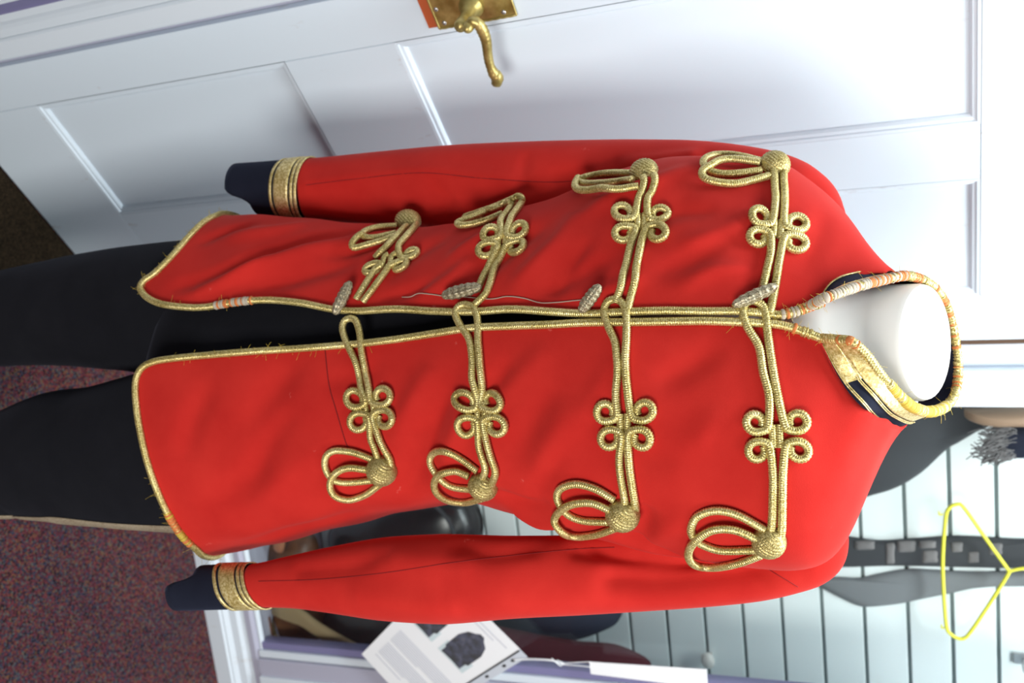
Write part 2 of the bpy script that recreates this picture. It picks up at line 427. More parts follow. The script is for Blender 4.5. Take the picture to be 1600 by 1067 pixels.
# plate rim bead
rim = MB()
for a, b in (((-0.171, 0.984), (-0.122, 0.984)), ((-0.122, 0.984), (-0.122, 1.098)), ((-0.122, 1.098), (-0.171, 1.098)), ((-0.171, 1.098), (-0.171, 0.984))):
    P = [DOOR.P(a[0] + (b[0] - a[0]) * k, 0.0045, a[1] + (b[1] - a[1]) * k) for k in np.linspace(0, 1, 40)]
    rim.add(*tube_data(np.array(P), 0.0018, 6, 0.22, 0.004))
rim.build('plate_rim', M['brass'], hd)
fbox('bare_wood_patch', DOOR, -0.175, -0.1235, 0.0002, 0.0009, 0.967, 0.9845, M['bare_wood'], dr)
for s, z in ((-0.129, 0.994), (-0.150, 0.990), (-0.129, 1.082), (-0.160, 1.088)):
    V, Fc = ellipsoid(DOOR.P(s, 0.0045, z), [DOOR.d * 0.0034, np.array([0, 0, 0.0034]), DOOR.n * 0.0016], 12, 6)
    mesh('screw', V, Fc, M['steel'], hd)
# spindle boss and S-shaped lever
c0 = DOOR.P(HS, 0, HZ)
prof = [(0.0045, 0.0), (0.0046, 0.017), (0.009, 0.0165), (0.012, 0.012), (0.018, 0.0095), (0.030, 0.0075), (0.040, 0.0075), (0.046, 0.0085), (0.052, 0.0088), (0.057, 0.007), (0.059, 0.0)]
V = []; Fc = []
for t_, r_ in prof:
    for j in range(20):
        a_ = 2 * math.pi * j / 20
        V.append(c0 + DOOR.n * t_ + r_ * math.cos(a_) * DOOR.d + np.array([0, 0, r_ * math.sin(a_)]))
for k in range(len(prof) - 1):
    for j in range(20): Fc.append((20 * k + j, 20 * k + (j + 1) % 20, 20 * k + 20 + (j + 1) % 20, 20 * k + 20 + j))
mesh('spindle_boss', V, Fc, M['brass'], hd)
lev_px = [(731, 44), (737, 34), (747, 37), (755, 50), (760, 66), (762, 84), (765, 100), (771, 114), (777, 121), (776, 128), (771, 131)]
P = spline([DOOR.hit(x, y, 0.054 - 0.001 * k) for k, (x, y) in enumerate(lev_px)], 60)
rr = np.interp(np.linspace(0, 1, 60), [0, .1, .25, .5, .72, .86, .95, 1], [.0050, .0066, .0078, .0064, .0060, .0085, .0074, .0040])
V, Fc = tube_data(P, rr, 12, 0.06, 0.006, nrm=np.tile(DOOR.n, (60, 1)))
mesh('lever', V, Fc, M['brass'], hd)
V, Fc = ellipsoid(DOOR.hit(732, 42, 0.056), [DOOR.d * 0.0075, np.array([0, 0, 0.0075]), DOOR.n * 0.0100], 16, 10)
mesh('scroll_button', V, Fc, M['brass'], hd)

#==CABINET
# ------------------------------------------------------------------ display cabinet
cb = empty('display_cabinet', CAB.P(0.0, -0.15, 0), 'pale glass-fronted display cabinet with a slatted back wall behind the mannequin', 'cabinet')
S0, S1, BACK, LEAN = -0.342, 0.62, -0.30, 0.036
pl = fprofile('plinth', CAB, -0.40, S1, [(-0.05, 0.0), (0.010, 0.0), (0.010, 0.042), (0.006, 0.046), (0.006, 0.050), (-0.002, 0.060), (-0.004, 0.078), (-0.010, 0.086), (-0.012, 0.098), (-0.05, 0.098)], M['frame_paint'], cb)
fprofile('bottom_rail', CAB, -0.345, S1, [(-0.05, 0.098), (-0.010, 0.098), (-0.010, 0.112), (-0.016, 0.120), (-0.05, 0.120)], M['lilac'], cb)
fbox('sill_bead', CAB, S0, 0.272, -0.030, -0.017, 0.1203, 0.128, M['frame_paint'], cb, 0.002)
fbox('stile', CAB, -0.40, S0, -0.045, 0.0, 0.098, 1.80, M['frame_paint'], cb, 0.003)
st = fbox('stile', CAB, 0.281, 0.345, -0.045, -0.004, 0.1205, 1.80, M['lilac'], cb, 0.003, LEAN)
fbox('stile_cover', CAB, 0.322, 0.62, -0.05, 0.003, 0.1205, 1.80, M['frame_paint'], st, 0.003, LEAN)
fbox('sliding_track', CAB, 0.262, 0.280, -0.040, -0.010, 0.1205, 1.80, M['frame_paint'], cb, 0.003, LEAN)
fbox('sliding_track', CAB, 0.245, 0.2615, -0.050, -0.018, 0.1205, 1.80, M['lilac_dark'], cb, 0.002, LEAN)
fbox('glass_pane', CAB, S0, 0.246, -0.036, -0.031, 0.1285, 1.80, M['glass'], cb, 0, LEAN * 0.0)
fbox('floor_board', CAB, -0.345, S1, BACK - 0.02, -0.051, 0.098, 0.120, M['lilac'], cb)
fbox('side_panel', CAB, -0.362, S0 - 0.001, BACK - 0.02, -0.046, 0.12, 1.80, M['frame_paint'], cb)
fbox('side_panel', CAB, S1 - 0.02, S1, BACK - 0.02, -0.052, 0.12, 1.80, M['frame_paint'], cb)
bk = fbox('back_panel', CAB, -0.345, S1, BACK - 0.02, BACK - 0.008, 0.12, 1.86, M['groove'], cb)
edges = [1.840, 1.758, 1.677, 1.597, 1.517, 1.435, 1.353, 1.272, 1.190, 1.107, 1.022, 0.936, 0.852, 0.768, 0.684, 0.600, 0.516, 0.432, 0.348, 0.264, 0.180, 0.124]
for a, b in zip(edges[:-1], edges[1:]):
    fbox('slat', CAB, -0.340, S1 - 0.021, BACK - 0.008, BACK, b + 0.0035, a - 0.0035, M['slat'], bk, 0.0015)
#==JACKET
# ------------------------------------------------------------------ jacket: the shell of the body
YAW = math.radians(17)
E1 = np.array([math.cos(YAW), -math.sin(YAW), 0]); E2 = np.array([math.sin(YAW), math.cos(YAW), 0])
SIL = np.array([  # height in the picture, left edge, right edge of the torso
    (150, 330, 905), (250, 333, 885), (340, 335, 866), (400, 336, 857), (480, 340, 839), (560, 347, 817), (620, 355, 800), (690, 354, 789),
    (745, 345, 786), (790, 330, 800), (850, 312, 820), (900, 295, 836), (960, 267, 850), (1018, 249, 862), (1062, 244, 872),
    (1120, 242, 884), (1180, 243, 888), (1240, 259, 896), (1290, 297, 886), (1320, 330, 857), (1345, 366, 804), (1372, 405, 725),
    (1395, 429, 676), (1425, 442, 650), (1460, 446, 640), (1520, 446, 638)], float)
ZR = np.array([0.60, 0.66, 0.72, 0.78, 0.84, 0.90, 0.96, 1.00, 1.04, 1.08, 1.12, 1.16, 1.20, 1.24, 1.28, 1.32, 1.36, 1.40, 1.43, 1.455, 1.475, 1.495, 1.51, 1.525, 1.54, 1.56, 1.60])
BR = np.interp(ZR, [0.60, 0.72, 0.90, 1.0, 1.10, 1.24, 1.34, 1.42, 1.48, 1.52, 1.56, 1.6], [0.150, 0.140, 0.115, 0.105, 0.108, 0.120, 0.120, 0.112, 0.098, 0.086, 0.076, 0.072])
CY = np.interp(ZR, [0.60, 1.0, 1.30, 1.42, 1.5, 1.56, 1.6], [1.0, 1.0, 1.0, 1.0, 1.005, 1.01, 1.012])
def sgnpow(x, p): return np.sign(x) * np.abs(x) ** p
def ring(th, cx, cy, a, b, z, n=2.25):
    x = a * sgnpow(np.sin(th), 2 / n); y = -b * sgnpow(np.cos(th), 2 / n)
    return np.array([cx, cy, 0]) + x[..., None] * E1 + y[..., None] * E2 + np.stack([np.zeros_like(th), np.zeros_like(th), np.full_like(th, 1) * z], -1)
CX = np.zeros(len(ZR)); AR = np.full(len(ZR), 0.18)
tt = np.linspace(0, 2 * np.pi, 240, endpoint=False)
for i, z in enumerate(ZR):
    cx, a = 0.02, 0.17
    for _ in range(25):
        P = ring(tt, cx, CY[i], a, BR[i], z); q = P - _C; dep = q @ _D
        v = 800 + F_PX * (q @ _U) / dep; u = 533.5 + F_PX * (q @ _R) / dep
        eL = np.min(u - np.interp(v, SIL[:, 0], SIL[:, 1])); eR = np.max(u - np.interp(v, SIL[:, 0], SIL[:, 2]))
        k = CY[i] / F_PX
        cx -= 0.5 * (eL + eR) * k * 0.8; a -= 0.5 * (eR - eL) * k * 0.8
    CX[i], AR[i] = cx, a
NZ, NT = 320, 360
ZG = np.linspace(0.60, 1.60, NZ); TG = np.linspace(-np.pi, np.pi, NT + 1)
def sm(arr): 
    y = np.interp(ZG, ZR, arr); k = np.hanning(17); k /= k.sum()
    return np.convolve(np.pad(y, 8, mode='edge'), k, 'valid')
cxg, cyg, ag, bgr = sm(CX), sm(CY), sm(AR), sm(BR)
def base_grid():
    G = np.zeros((NZ, NT + 1, 3))
    for i in range(NZ): G[i] = ring(TG, cxg[i], cyg[i], ag[i], bgr[i], ZG[i])
    return G
GRID = base_grid()
def grid_normals(G):
    du = np.gradient(G, axis=1); du[:, 0] = du[:, -1] = (G[:, 1] - G[:, -2]); dv = np.gradient(G, axis=0)
    N = np.cross(du, dv); N /= np.linalg.norm(N, axis=2)[..., None] + 1e-12; return N
def make_bvh(G):
    V = [tuple(p) for p in G.reshape(-1, 3)]; W = NT + 1
    Fc = [(i * W + j, i * W + j + 1, (i + 1) * W + j + 1, (i + 1) * W + j) for i in range(NZ - 1) for j in range(NT)]
    return BVHTree.FromPolygons(V, Fc)
BVH = make_bvh(GRID)
def cast(x, y):
    """photo pixel -> point and normal on the jacket"""
    w = ray(x, y)
    h = BVH.ray_cast(Vector(_C), Vector(w).normalized())
    p = h[0]
    if p is None:      # just past the outline: stand off the nearest cloth
        for k in range(1, 60):
            h = BVH.ray_cast(Vector(_C), Vector(ray(x, y + (k if y < 560 else -k))).normalized())
            if h[0] is not None: break
        if h[0] is None: return None
        dep = (np.array(h[0]) - _C) @ _D; p = _C + w * dep
    n = np.array(h[1]); n = -n if n @ w > 0 else n
    return np.array(p), n, h[2]
def cast_tz(x, y):
    h = cast(x, y)
    if h is None: return None
    i, j = divmod(h[2], NT)
    p = h[0]; a, b, c = GRID[i, j], GRID[i, j + 1], GRID[i + 1, j]
    fx = np.clip((p - a) @ (b - a) / ((b - a) @ (b - a) + 1e-12), 0, 1); fy = np.clip((p - a) @ (c - a) / ((c - a) @ (c - a) + 1e-12), 0, 1)
    return TG[j] + fx * (TG[1] - TG[0]), ZG[i] + fy * (ZG[1] - ZG[0])
# folds of the cloth: (traced course, half-width, height); minus = a valley
FOLDS = [
    ([(1070, 880), (1030, 862), (990, 850), (955, 842)], .009, -.009),
    ([(330, 600), (300, 660), (290, 720)], .016, -.003), ([(460, 640), (420, 690), (390, 760)], .016, -.0035), ([(600, 560), (560, 590), (500, 600)], .014, -.002),
    ([(800, 560), (770, 600), (730, 640)], .010, -.003), ([(860, 540), (820, 580), (780, 620)], .012, .002), ([(960, 560), (930, 620), (890, 680)], .012, .0025), ([(880, 700), (850, 750), (830, 780)], .010, -.003),
    ([(1100, 700), (1050, 720), (1000, 700)], .014, -.002), ([(1130, 640), (1090, 690), (1040, 740)], .014, .0025), ([(1270, 600), (1250, 680), (1240, 760)], .02, .002),
    ([(680, 440), (640, 455), (590, 470)], .008, -.003), ([(740, 400), (700, 440), (650, 460)], .009, .003), ([(920, 370), (880, 420), (860, 460)], .010, -.004), ([(1010, 430), (960, 450), (900, 465)], .008, .003),
    ([(1190, 330), (1120, 370), (1060, 380)], .010, .003), ([(1290, 330), (1270, 380), (1250, 430)], .012, -.002), ([(430, 400), (360, 440), (300, 460)], .008, .003), ([(610, 380), (560, 390), (500, 400)], .008, -.003),
    ([(400, 350), (350, 362), (310, 380)], .008, -.003),
    ([(560, 372), (470, 395), (387, 420), (300, 446)], .016, .006), ([(560, 358), (450, 385), (352, 425), (270, 452)], .010, -.006),
    ([(560, 405), (470, 432), (380, 452)], .012, -.004), ([(480, 350), (420, 362), (350, 372)], .012, .004),
    ([(700, 370), (640, 400), (600, 440)], .012, -.003), ([(850, 350), (790, 390), (740, 440)], .013, -.005), ([(800, 350), (750, 375), (700, 410)], .010, .004),
    ([(900, 330), (870, 380), (800, 450)], .012, .004), ([(960, 400), (900, 430), (820, 470)], .010, -.003),
    ([(1080, 300), (1020, 345), (950, 400)], .014, -.003), ([(1150, 360), (1090, 400), (1020, 430)], .010, -.003), ([(1170, 420), (1110, 425), (1060, 450)], .008, .003),
    ([(1120, 330), (1060, 330), (1040, 340)], .010, -.003), ([(1085, 262), (1040, 280), (960, 310), (900, 345)], .012, .004),
    ([(709, 587), (672, 662), (653, 733), (630, 775)], .013, -.006), ([(745, 600), (715, 670), (690, 735)], .012, .004), ([(675, 570), (635, 650), (615, 700)], .014, .004),
    ([(1022, 604), (1091, 565), (1130, 530)], .012, -.003), ([(870, 600), (830, 660), (800, 720)], .014, -.003), ([(900, 620), (865, 690), (830, 760)], .014, .003),
    ([(470, 560), (420, 620), (380, 680)], .018, -.003), ([(420, 720), (360, 770), (310, 800)], .018, -.003), ([(520, 690), (450, 740), (390, 800)], .018, .003),
    ([(560, 800), (470, 826), (380, 850)], .010, -.003), ([(860, 790), (820, 790), (770, 770)], .010, -.005), ([(900, 815), (850, 815), (800, 800)], .008, .004),
    ([(1010, 790), (1000, 830), (985, 850)], .012, -.006), ([(1080, 800), (1040, 830), (1010, 850)], .012, .003),
]
N0 = grid_normals(GRID)
D0 = np.zeros((NZ, NT + 1))
flat = GRID.reshape(-1, 3)
for course, w_, h_ in FOLDS:
    P = []
    for x, y in spline(course, 44):
        h = cast(x, y)
        if h is not None: P.append(h[0])
    P = smooth_path(np.array(P), 6)
    near = np.where(np.linalg.norm(flat - P.mean(0), axis=1) < np.max(np.linalg.norm(P - P.mean(0), axis=1)) + 3.5 * w_)[0]
    sub = flat[near]; dd = np.full(len(flat), 9.0); tap = np.zeros(len(flat))
    d_ = np.linalg.norm(sub[:, None] - P[None], axis=2); k_ = np.argmin(d_, axis=1)
    dd[near] = d_[np.arange(len(sub)), k_]; tap[near] = np.sin(np.pi * (k_ + 0.7) / (len(P) + 0.4)) ** 0.6
    D0 += (1.9 * h_ * tap * np.exp(-(dd / w_) ** 2)).reshape(NZ, NT + 1)
zz, tg = np.meshgrid(ZG, TG, indexing='ij')
D0 += 0.0012 * np.sin(zz * 31 + 3 * tg) * np.sin(tg * 5 + zz * 9) + 0.0008 * np.sin(zz * 67 - 4 * tg + 1)
D0[:, -1] = D0[:, 0]
sgn = 1.0 if (N0[150, NT // 2] @ np.array([0, -1.0, 0])) > 0 else -1.0
GRID = GRID + sgn * N0 * D0[..., None]
NG = sgn * grid_normals(GRID)
BVH = make_bvh(GRID)
def shell(th, z, off=0.0):
    """point on the jacket shell at angle th (0 = front, + to the right) and height z"""
    th = (np.asarray(th) + np.pi) % (2 * np.pi) - np.pi
    fj = (th + np.pi) / (2 * np.pi) * NT; fi = (np.asarray(z) - ZG[0]) / (ZG[-1] - ZG[0]) * (NZ - 1)
    j = np.clip(fj.astype(int), 0, NT - 1); i = np.clip(fi.astype(int), 0, NZ - 2)
    a = (fj - j)[..., None]; b = np.clip(fi - i, 0, 1)[..., None]
    def S(A): return (A[i, j] * (1 - a) + A[i, j + 1] * a) * (1 - b) + (A[i + 1, j] * (1 - a) + A[i + 1, j + 1] * a) * b
    return S(GRID) + (off * S(NG) if off else 0)

jk = empty('dress_jacket', (float(CX[3]), 1.0, 0.70), 'scarlet dress jacket with gold cord frogging and gold-edged open front on the mannequin', 'jacket')

EDGE_L = [(1222, 492), (1160, 487), (1100, 487), (1040, 486), (980, 488), (920, 491), (860, 488), (800, 484), (740, 488), (680, 487), (620, 484), (560, 487), (520, 484), (470, 474), (420, 470), (370, 473), (320, 481), (280, 480), (250, 475), (230, 465), (219, 451)]
HEM_L = [(219, 451), (225, 440), (240, 431), (262, 410), (282, 388), (302, 365), (322, 347), (345, 336)]
EDGE_R = [(1215, 507), (1160, 504), (1100, 502), (1040, 503), (980, 504), (920, 505), (860, 508), (800, 510), (740, 513), (680, 522), (620, 531), (560, 538), (500, 543), (440, 547), (380, 551), (320, 556), (270, 561), (240, 566), (222, 576), (214, 592)]
HEM_R = [(214, 592), (213, 610), (216, 645), (223, 685), (233, 725), (247, 765), (264, 802), (286, 836), (308, 856)]
SEAM_L = [(1285, 472), (1292, 455), (1305, 440), (1325, 431), (1350, 428)]
SEAM_R = [(1283, 530), (1292, 552), (1305, 577), (1325, 608), (1350, 636), (1372, 652)]
def tz_path(pts, n=120):
    out = [cast_tz(x, y) for x, y in spline(pts, n)]
    return np.array([o for o in out if o is not None])
def panel(side):
    sg = -1 if side == 'L' else 1
    edge = [(1283, 468 if side == 'L' else 528), (1250, 480 if side == 'L' else 516)] + (EDGE_L if side == 'L' else EDGE_R)
    if side == 'L': edge[0:2] = [(1285, 472), (1252, 483)]
    else: edge[0:2] = [(1283, 530), (1248, 516)]
    eb = tz_path(edge); hb = tz_path(HEM_L if side == 'L' else HEM_R)
    tb = tz_path(SEAM_L if side == 'L' else SEAM_R, 60)
    # carry hem and neck seam on round the back
    def extend(tz, zend):
        th = np.linspace(tz[-1, 0], sg * np.pi, 60)[1:]; k = (th - tz[-1, 0]) / (sg * np.pi - tz[-1, 0])
        return np.vstack([tz, np.stack([th, tz[-1, 1] + (zend - tz[-1, 1]) * np.minimum(1, k * 1.6)], 1)]) if zend < 1 else np.vstack([tz, np.stack([th, np.interp(k, [0, .10, .30, 1], [tz[-1, 1], 1.549, 1.557, zend])], 1)])
    hb = extend(hb, 0.70); tb = extend(tb, 1.572)
    nS, nT = 150, 170
    def reparam(C, n):
        k = C.copy(); k[:, 0] *= 0.16; L = np.concatenate([[0], np.cumsum(np.linalg.norm(np.diff(k, axis=0), axis=1))])
        q = np.linspace(0, L[-1], n); return np.stack([np.interp(q, L, C[:, 0]), np.interp(q, L, C[:, 1])], 1)
    E_, H_, T_ = reparam(eb, nT), reparam(hb, nS), reparam(tb, nS)
    B_ = np.stack([np.full(nT, sg * np.pi), np.linspace(T_[-1, 1], H_[-1, 1], nT)], 1)
    s = np.linspace(0, 1, nS)[None, :, None]; t = np.linspace(0, 1, nT)[:, None, None]
    X = (1 - s) * E_[:, None] + s * B_[:, None] + (1 - t) * T_[None] + t * H_[None] - ((1 - s) * (1 - t) * T_[0] + s * (1 - t) * T_[-1] + (1 - s) * t * E_[-1] + s * t * H_[-1])
    P = shell(X[..., 0], X[..., 1])
    Fc = [(i * nS + j, i * nS + j + 1, (i + 1) * nS + j + 1, (i + 1) * nS + j) for i in range(nT - 1) for j in range(nS - 1)]
    if side == 'L': Fc = [f[::-1] for f in Fc]
    Fc = [f[::-1] for f in Fc]
    o = mesh('front_panel', P.reshape(-1, 3), Fc, M['red'], jk)
    md = o.modifiers.new('cloth_thickness', 'SOLIDIFY'); md.thickness = 0.0028; md.offset = -1
    return o, E_, H_, T_
PL, EL, HL, TL = panel('L'); PR, ER, HR, TR = panel('R')
tag(PL, 'shaded scarlet front with toggles'); tag(PR, 'bright scarlet front with cord loops')
#==SLEEVES
# ------------------------------------------------------------------ sleeves
def loft_tube(rows, nseg=48, n_rings=140, expn=2.2, depth_k=0.85, wob=0.0, cap_top=True, phase=0):
    """rows: (picture height, inner edge, outer edge, distance y). Rings square to the limb's own axis."""
    R_ = np.array(rows, float)
    C_ = []; W_ = []
    for v, u0, u1, Y in R_:
        a = at_y(v, u0, Y); b = at_y(v, u1, Y)
        C_.append((a + b) / 2); W_.append(np.linalg.norm(b - a) / 2)
    C_ = np.array(C_); W_ = np.array(W_)
    q = spline(np.column_stack([C_, W_]), n_rings)
    C_, W_ = q[:, :3], q[:, 3]
    T = np.gradient(C_, axis=0); T /= np.linalg.norm(T, axis=1)[:, None]
    V = []
    ph = np.linspace(0, 2 * np.pi, nseg, endpoint=False)
    for i in range(len(C_)):
        fwd = (C_[i] - _C); fwd /= np.linalg.norm(fwd)
        side = np.cross(T[i], fwd); side /= np.linalg.norm(side); back = np.cross(side, T[i])
        # width is measured across the view
        k = 1 + wob * (np.sin(3 * ph + i * 0.11 + phase) * np.sin(i * 0.16) + 0.6 * np.sin(2 * ph - i * 0.23 + phase))
        V.append(C_[i] + (W_[i] * sgnpow(np.cos(ph), 2 / expn))[:, None] * side * 1 + (k * W_[i] * depth_k * sgnpow(np.sin(ph), 2 / expn))[:, None] * back)
    return np.array(V), C_, W_, T
def grid_faces(nr, ns, closed=True):
    return [(i * ns + j, i * ns + (j + 1) % ns, (i + 1) * ns + (j + 1) % ns, (i + 1) * ns + j) for i in range(nr - 1) for j in range(ns if closed else ns - 1)]
def build_sleeve(rows, cuff_v, label, phase, wob, folds, seam, seam2=()):
    V, C_, W_, T = loft_tube(rows, 56, 200, wob=wob, phase=phase)
    # creases
    px = np.array([project(c)[0] for c in C_])
    fl = V.reshape(-1, 3); disp = np.zeros(len(fl))
    bv = BVHTree.FromPolygons([tuple(p) for p in fl], grid_faces(200, 56))
    ctr = np.repeat(C_, 56, axis=0); nr = fl - ctr; nr /= np.linalg.norm(nr, axis=1)[:, None]
    def pts_on(course, n=20):
        P = []
        for x, y in spline(course, n):
            h = bv.ray_cast(Vector(_C), Vector(ray(x, y)).normalized())
            if h[0] is not None: P.append(np.array(h[0]))
        return np.array(P)
    for course, w_, h_ in folds:
        P = pts_on(course, 40)
        if len(P) < 2: continue
        dd = np.min(np.linalg.norm(fl[:, None] - P[None], axis=2), axis=1)
        disp += 1.4 * h_ * np.exp(-(dd / w_) ** 2)
    fl = fl + nr * disp[:, None]; V = fl.reshape(V.shape)
    ic = int(np.argmin(np.abs(px - cuff_v)))
    o = mesh('sleeve', V[:ic + 1].reshape(-1, 3), [f[::-1] for f in grid_faces(ic + 1, 56)] + [tuple(range(56))], M['red'], jk)
    tag(o, label)
    md = o.modifiers.new('cloth_thickness', 'SOLIDIFY'); md.thickness = 0.0022; md.offset = -1
    bv2 = BVHTree.FromPolygons([tuple(p) for p in V.reshape(-1, 3)], grid_faces(200, 56))
    P = []
    for x, y in spline(seam, 60):
        h = bv2.ray_cast(Vector(_C), Vector(ray(x, y)).normalized())
        if h[0] is not None: P.append(np.array(h[0]))
    if len(P) > 3: mesh('sleeve_seam', *tube_data(np.array(P), 0.0005, 6), M['seam'], o)
    P = []
    for x, y in ([] if len(seam2) < 2 else spline(seam2, 30)):
        h = bv2.ray_cast(Vector(_C), Vector(ray(x, y)).normalized())
        if h[0] is not None: P.append(np.array(h[0]))
    if len(P) > 3: mesh('armhole_seam', *tube_data(np.array(P), 0.0005, 6), M['seam'], o)
    return o, V, C_, px
M['seam'] = new_mat('dark_red_seam', (0.24, 0.006, 0.007), 0.95)
SR = [(1312, 800, 835, 0.99), (1300, 795, 862, 0.99), (1280, 796, 897, 0.99), (1262, 799, 914, 0.99), (1240, 802, 923, 0.99), (1180, 812, 937, 0.985), (1100, 824, 946, 0.975), (1000, 833, 953, 0.960), (900, 837, 959, 0.940),
      (800, 838, 964, 0.920), (720, 836, 971, 0.914), (680, 836, 972, 0.910), (600, 841, 967, 0.908), (520, 855, 956, 0.906), (460, 868, 949, 0.905), (400, 881, 948, 0.905), (340, 884, 950, 0.905), (265, 887, 952, 0.905)]
SL = [(1305, 345, 375, 1.05), (1292, 312, 385, 1.055), (1255, 266, 390, 1.065), (1200, 238, 385, 1.065), (1100, 222, 375, 1.07), (1000, 219, 370, 1.07), (900, 220, 365, 1.07), (800, 223, 362, 1.07),
      (700, 228, 357, 1.07), (600, 237, 352, 1.07), (520, 245, 346, 1.065), (470, 249, 341, 1.06), (440, 252, 338, 1.06), (400, 255, 335, 1.06), (352, 258, 332, 1.06)]
slR, VR, CR, pxR = build_sleeve(SR, 396, 'lit scarlet sleeve hanging in front of the glass', 0.3, 0.02,
    [([(1080, 872), (1030, 866), (980, 858), (930, 848)], .010, -.008), ([(1180, 893), (1110, 905), (1040, 912), (960, 905)], .014, -.008), ([(1120, 872), (1040, 885), (960, 870), (900, 858)], .010, -.005), ([(830, 855), (770, 862), (720, 850)], .012, -.004), ([(600, 870), (650, 880), (720, 885)], .014, .003), ([(470, 890), (540, 885), (600, 868)], .010, -.003), ([(560, 930), (640, 945), (700, 950)], .012, .002)],
    [(404, 908), (500, 905), (600, 895), (700, 880), (800, 868), (900, 858), (960, 855)], [(1196, 886), (1215, 898), (1232, 908), (1247, 917)])
slL, VL, CL, pxL = build_sleeve(SL, 484, 'shaded scarlet sleeve hanging before the white door', 1.7, 0.02,
    [([(480, 288), (560, 278), (660, 268), (760, 278), (850, 284)], .010, .003), ([(960, 262), (900, 275), (830, 290)], .010, -.004), ([(680, 300), (700, 320), (690, 335)], .012, -.005), ([(1080, 245), (1000, 256), (930, 268)], .009, .004), ([(820, 250), (818, 270), (812, 290)], .008, -.002)],
    [(478, 289), (560, 279), (660, 270), (760, 279), (880, 284), (960, 268)])
def cuff(o, V, C_, px, v_gold_hi, v_gold_lo, v_tip_long, v_tip_short, long_side, skew):
    """navy cuff with gold lace, and a notch that leaves one half longer"""
    n, ns = V.shape[0], V.shape[1]
    nr = V - C_[:, None]; ln = np.linalg.norm(nr, axis=2)[..., None]; nr = nr / ln
    ph = np.linspace(0, 2 * np.pi, ns, endpoint=False)
    def at_v(vv, off):
        """ring at picture height vv (array per segment)"""
        fi = np.interp(vv, px[::-1], np.arange(n)[::-1]); i = np.clip(fi.astype(int), 0, n - 2); a = (fi - i)[:, None]
        j = np.arange(ns)
        P = V[i, j] * (1 - a) + V[i + 1, j] * a; N_ = nr[i, j] * (1 - a) + nr[i + 1, j] * a
        return P + N_ * off
    sk = skew * np.cos(ph)
    def band(name, va, vb, off, mat, parent, rows=6, thick=0.0015, lo=None):
        R0 = []
        for k in np.linspace(0, 1, rows):
            R0.append(at_v(va + (vb - va) * k, off))
        # inner return so that the band has thickness
        R0 = [at_v(va, off - thick)] + R0 + [at_v(vb, off - thick)]
        return mesh(name, np.concatenate(R0), [f[::-1] for f in grid_faces(len(R0), ns)], mat, parent)
    on = np.ones(ns)
    tip = np.where(long_side * np.cos(ph) > -0.25, v_tip_long, v_tip_short) + 0.0 * ph
    # soften the notch corner
    tip = np.convolve(np.concatenate([tip[-2:], tip, tip[:2]]), [.1, .2, .4, .2, .1], 'valid')
    c = band('cuff', on * v_gold_hi + sk, tip, 0.0012, M['navy'], o, 14, 0.003)
    d = v_gold_hi - v_gold_lo
    band('cuff_piping', v_gold_hi + sk + 2.5, v_gold_hi + sk - d * 0.05, 0.0026, M['lace'], o, 3)
    band('cuff_piping', v_gold_hi + sk - d * 0.10, v_gold_hi + sk - d * 0.20, 0.0026, M['lace'], o, 3)
    band('cuff_lace', v_gold_hi + sk - d * 0.27, v_gold_lo + sk + d * 0.20, 0.0030, M['lace'], o, 8)
    band('cuff_piping', v_gold_lo + sk + d * 0.10, v_gold_lo + sk, 0.0030, M['lace'], o, 3)
    return c
cuff(slR, VR, CR, pxR, 402, 356, 280, 318, 1, 12)
cuff(slL, VL, CL, pxL, 482, 446, 374, 410, -1, -4)
#==CORDS
# ------------------------------------------------------------------ gold cord along the edges
CORD = 0.0039
def cord_path(tzs, off, n=None, step=0.00055):
    P = shell(tzs[:, 0], tzs[:, 1], off); P = smooth_path(resample(P, None, 0.004), 2)
    return resample(P, n, step)
def tube_on(P, r, sides=10, rib=0.07, period=0.0022):
    # normals from the shell
    tree = [BVH.find_nearest(Vector(p)) for p in P[::6]]
    N_ = np.array([np.array(h[1]) * (1 if np.array(h[1]) @ (np.asarray(p) - np.array([CX[8], 1.0, p[2]])) > 0 else -1) for h, p in zip(tree, P[::6])])
    k = np.linspace(0, len(N_) - 1, len(P)); i = np.clip(k.astype(int), 0, len(N_) - 2); a = (k - i)[:, None]
    return tube_data(P, r, sides, rib, period, nrm=N_[i] * (1 - a) + N_[i + 1] * a)
edgeL_P = cord_path(np.vstack([EL, HL[1:75]]), 0.002)
edgeR_P = cord_path(np.vstack([ER, HR[1:95]]), 0.002)
ebL = mesh('edge_cord', *tube_on(edgeL_P, 0.0040), M['gold'], jk)
ebR = mesh('edge_cord', *tube_on(edgeR_P, 0.0040), M['gold'], jk)

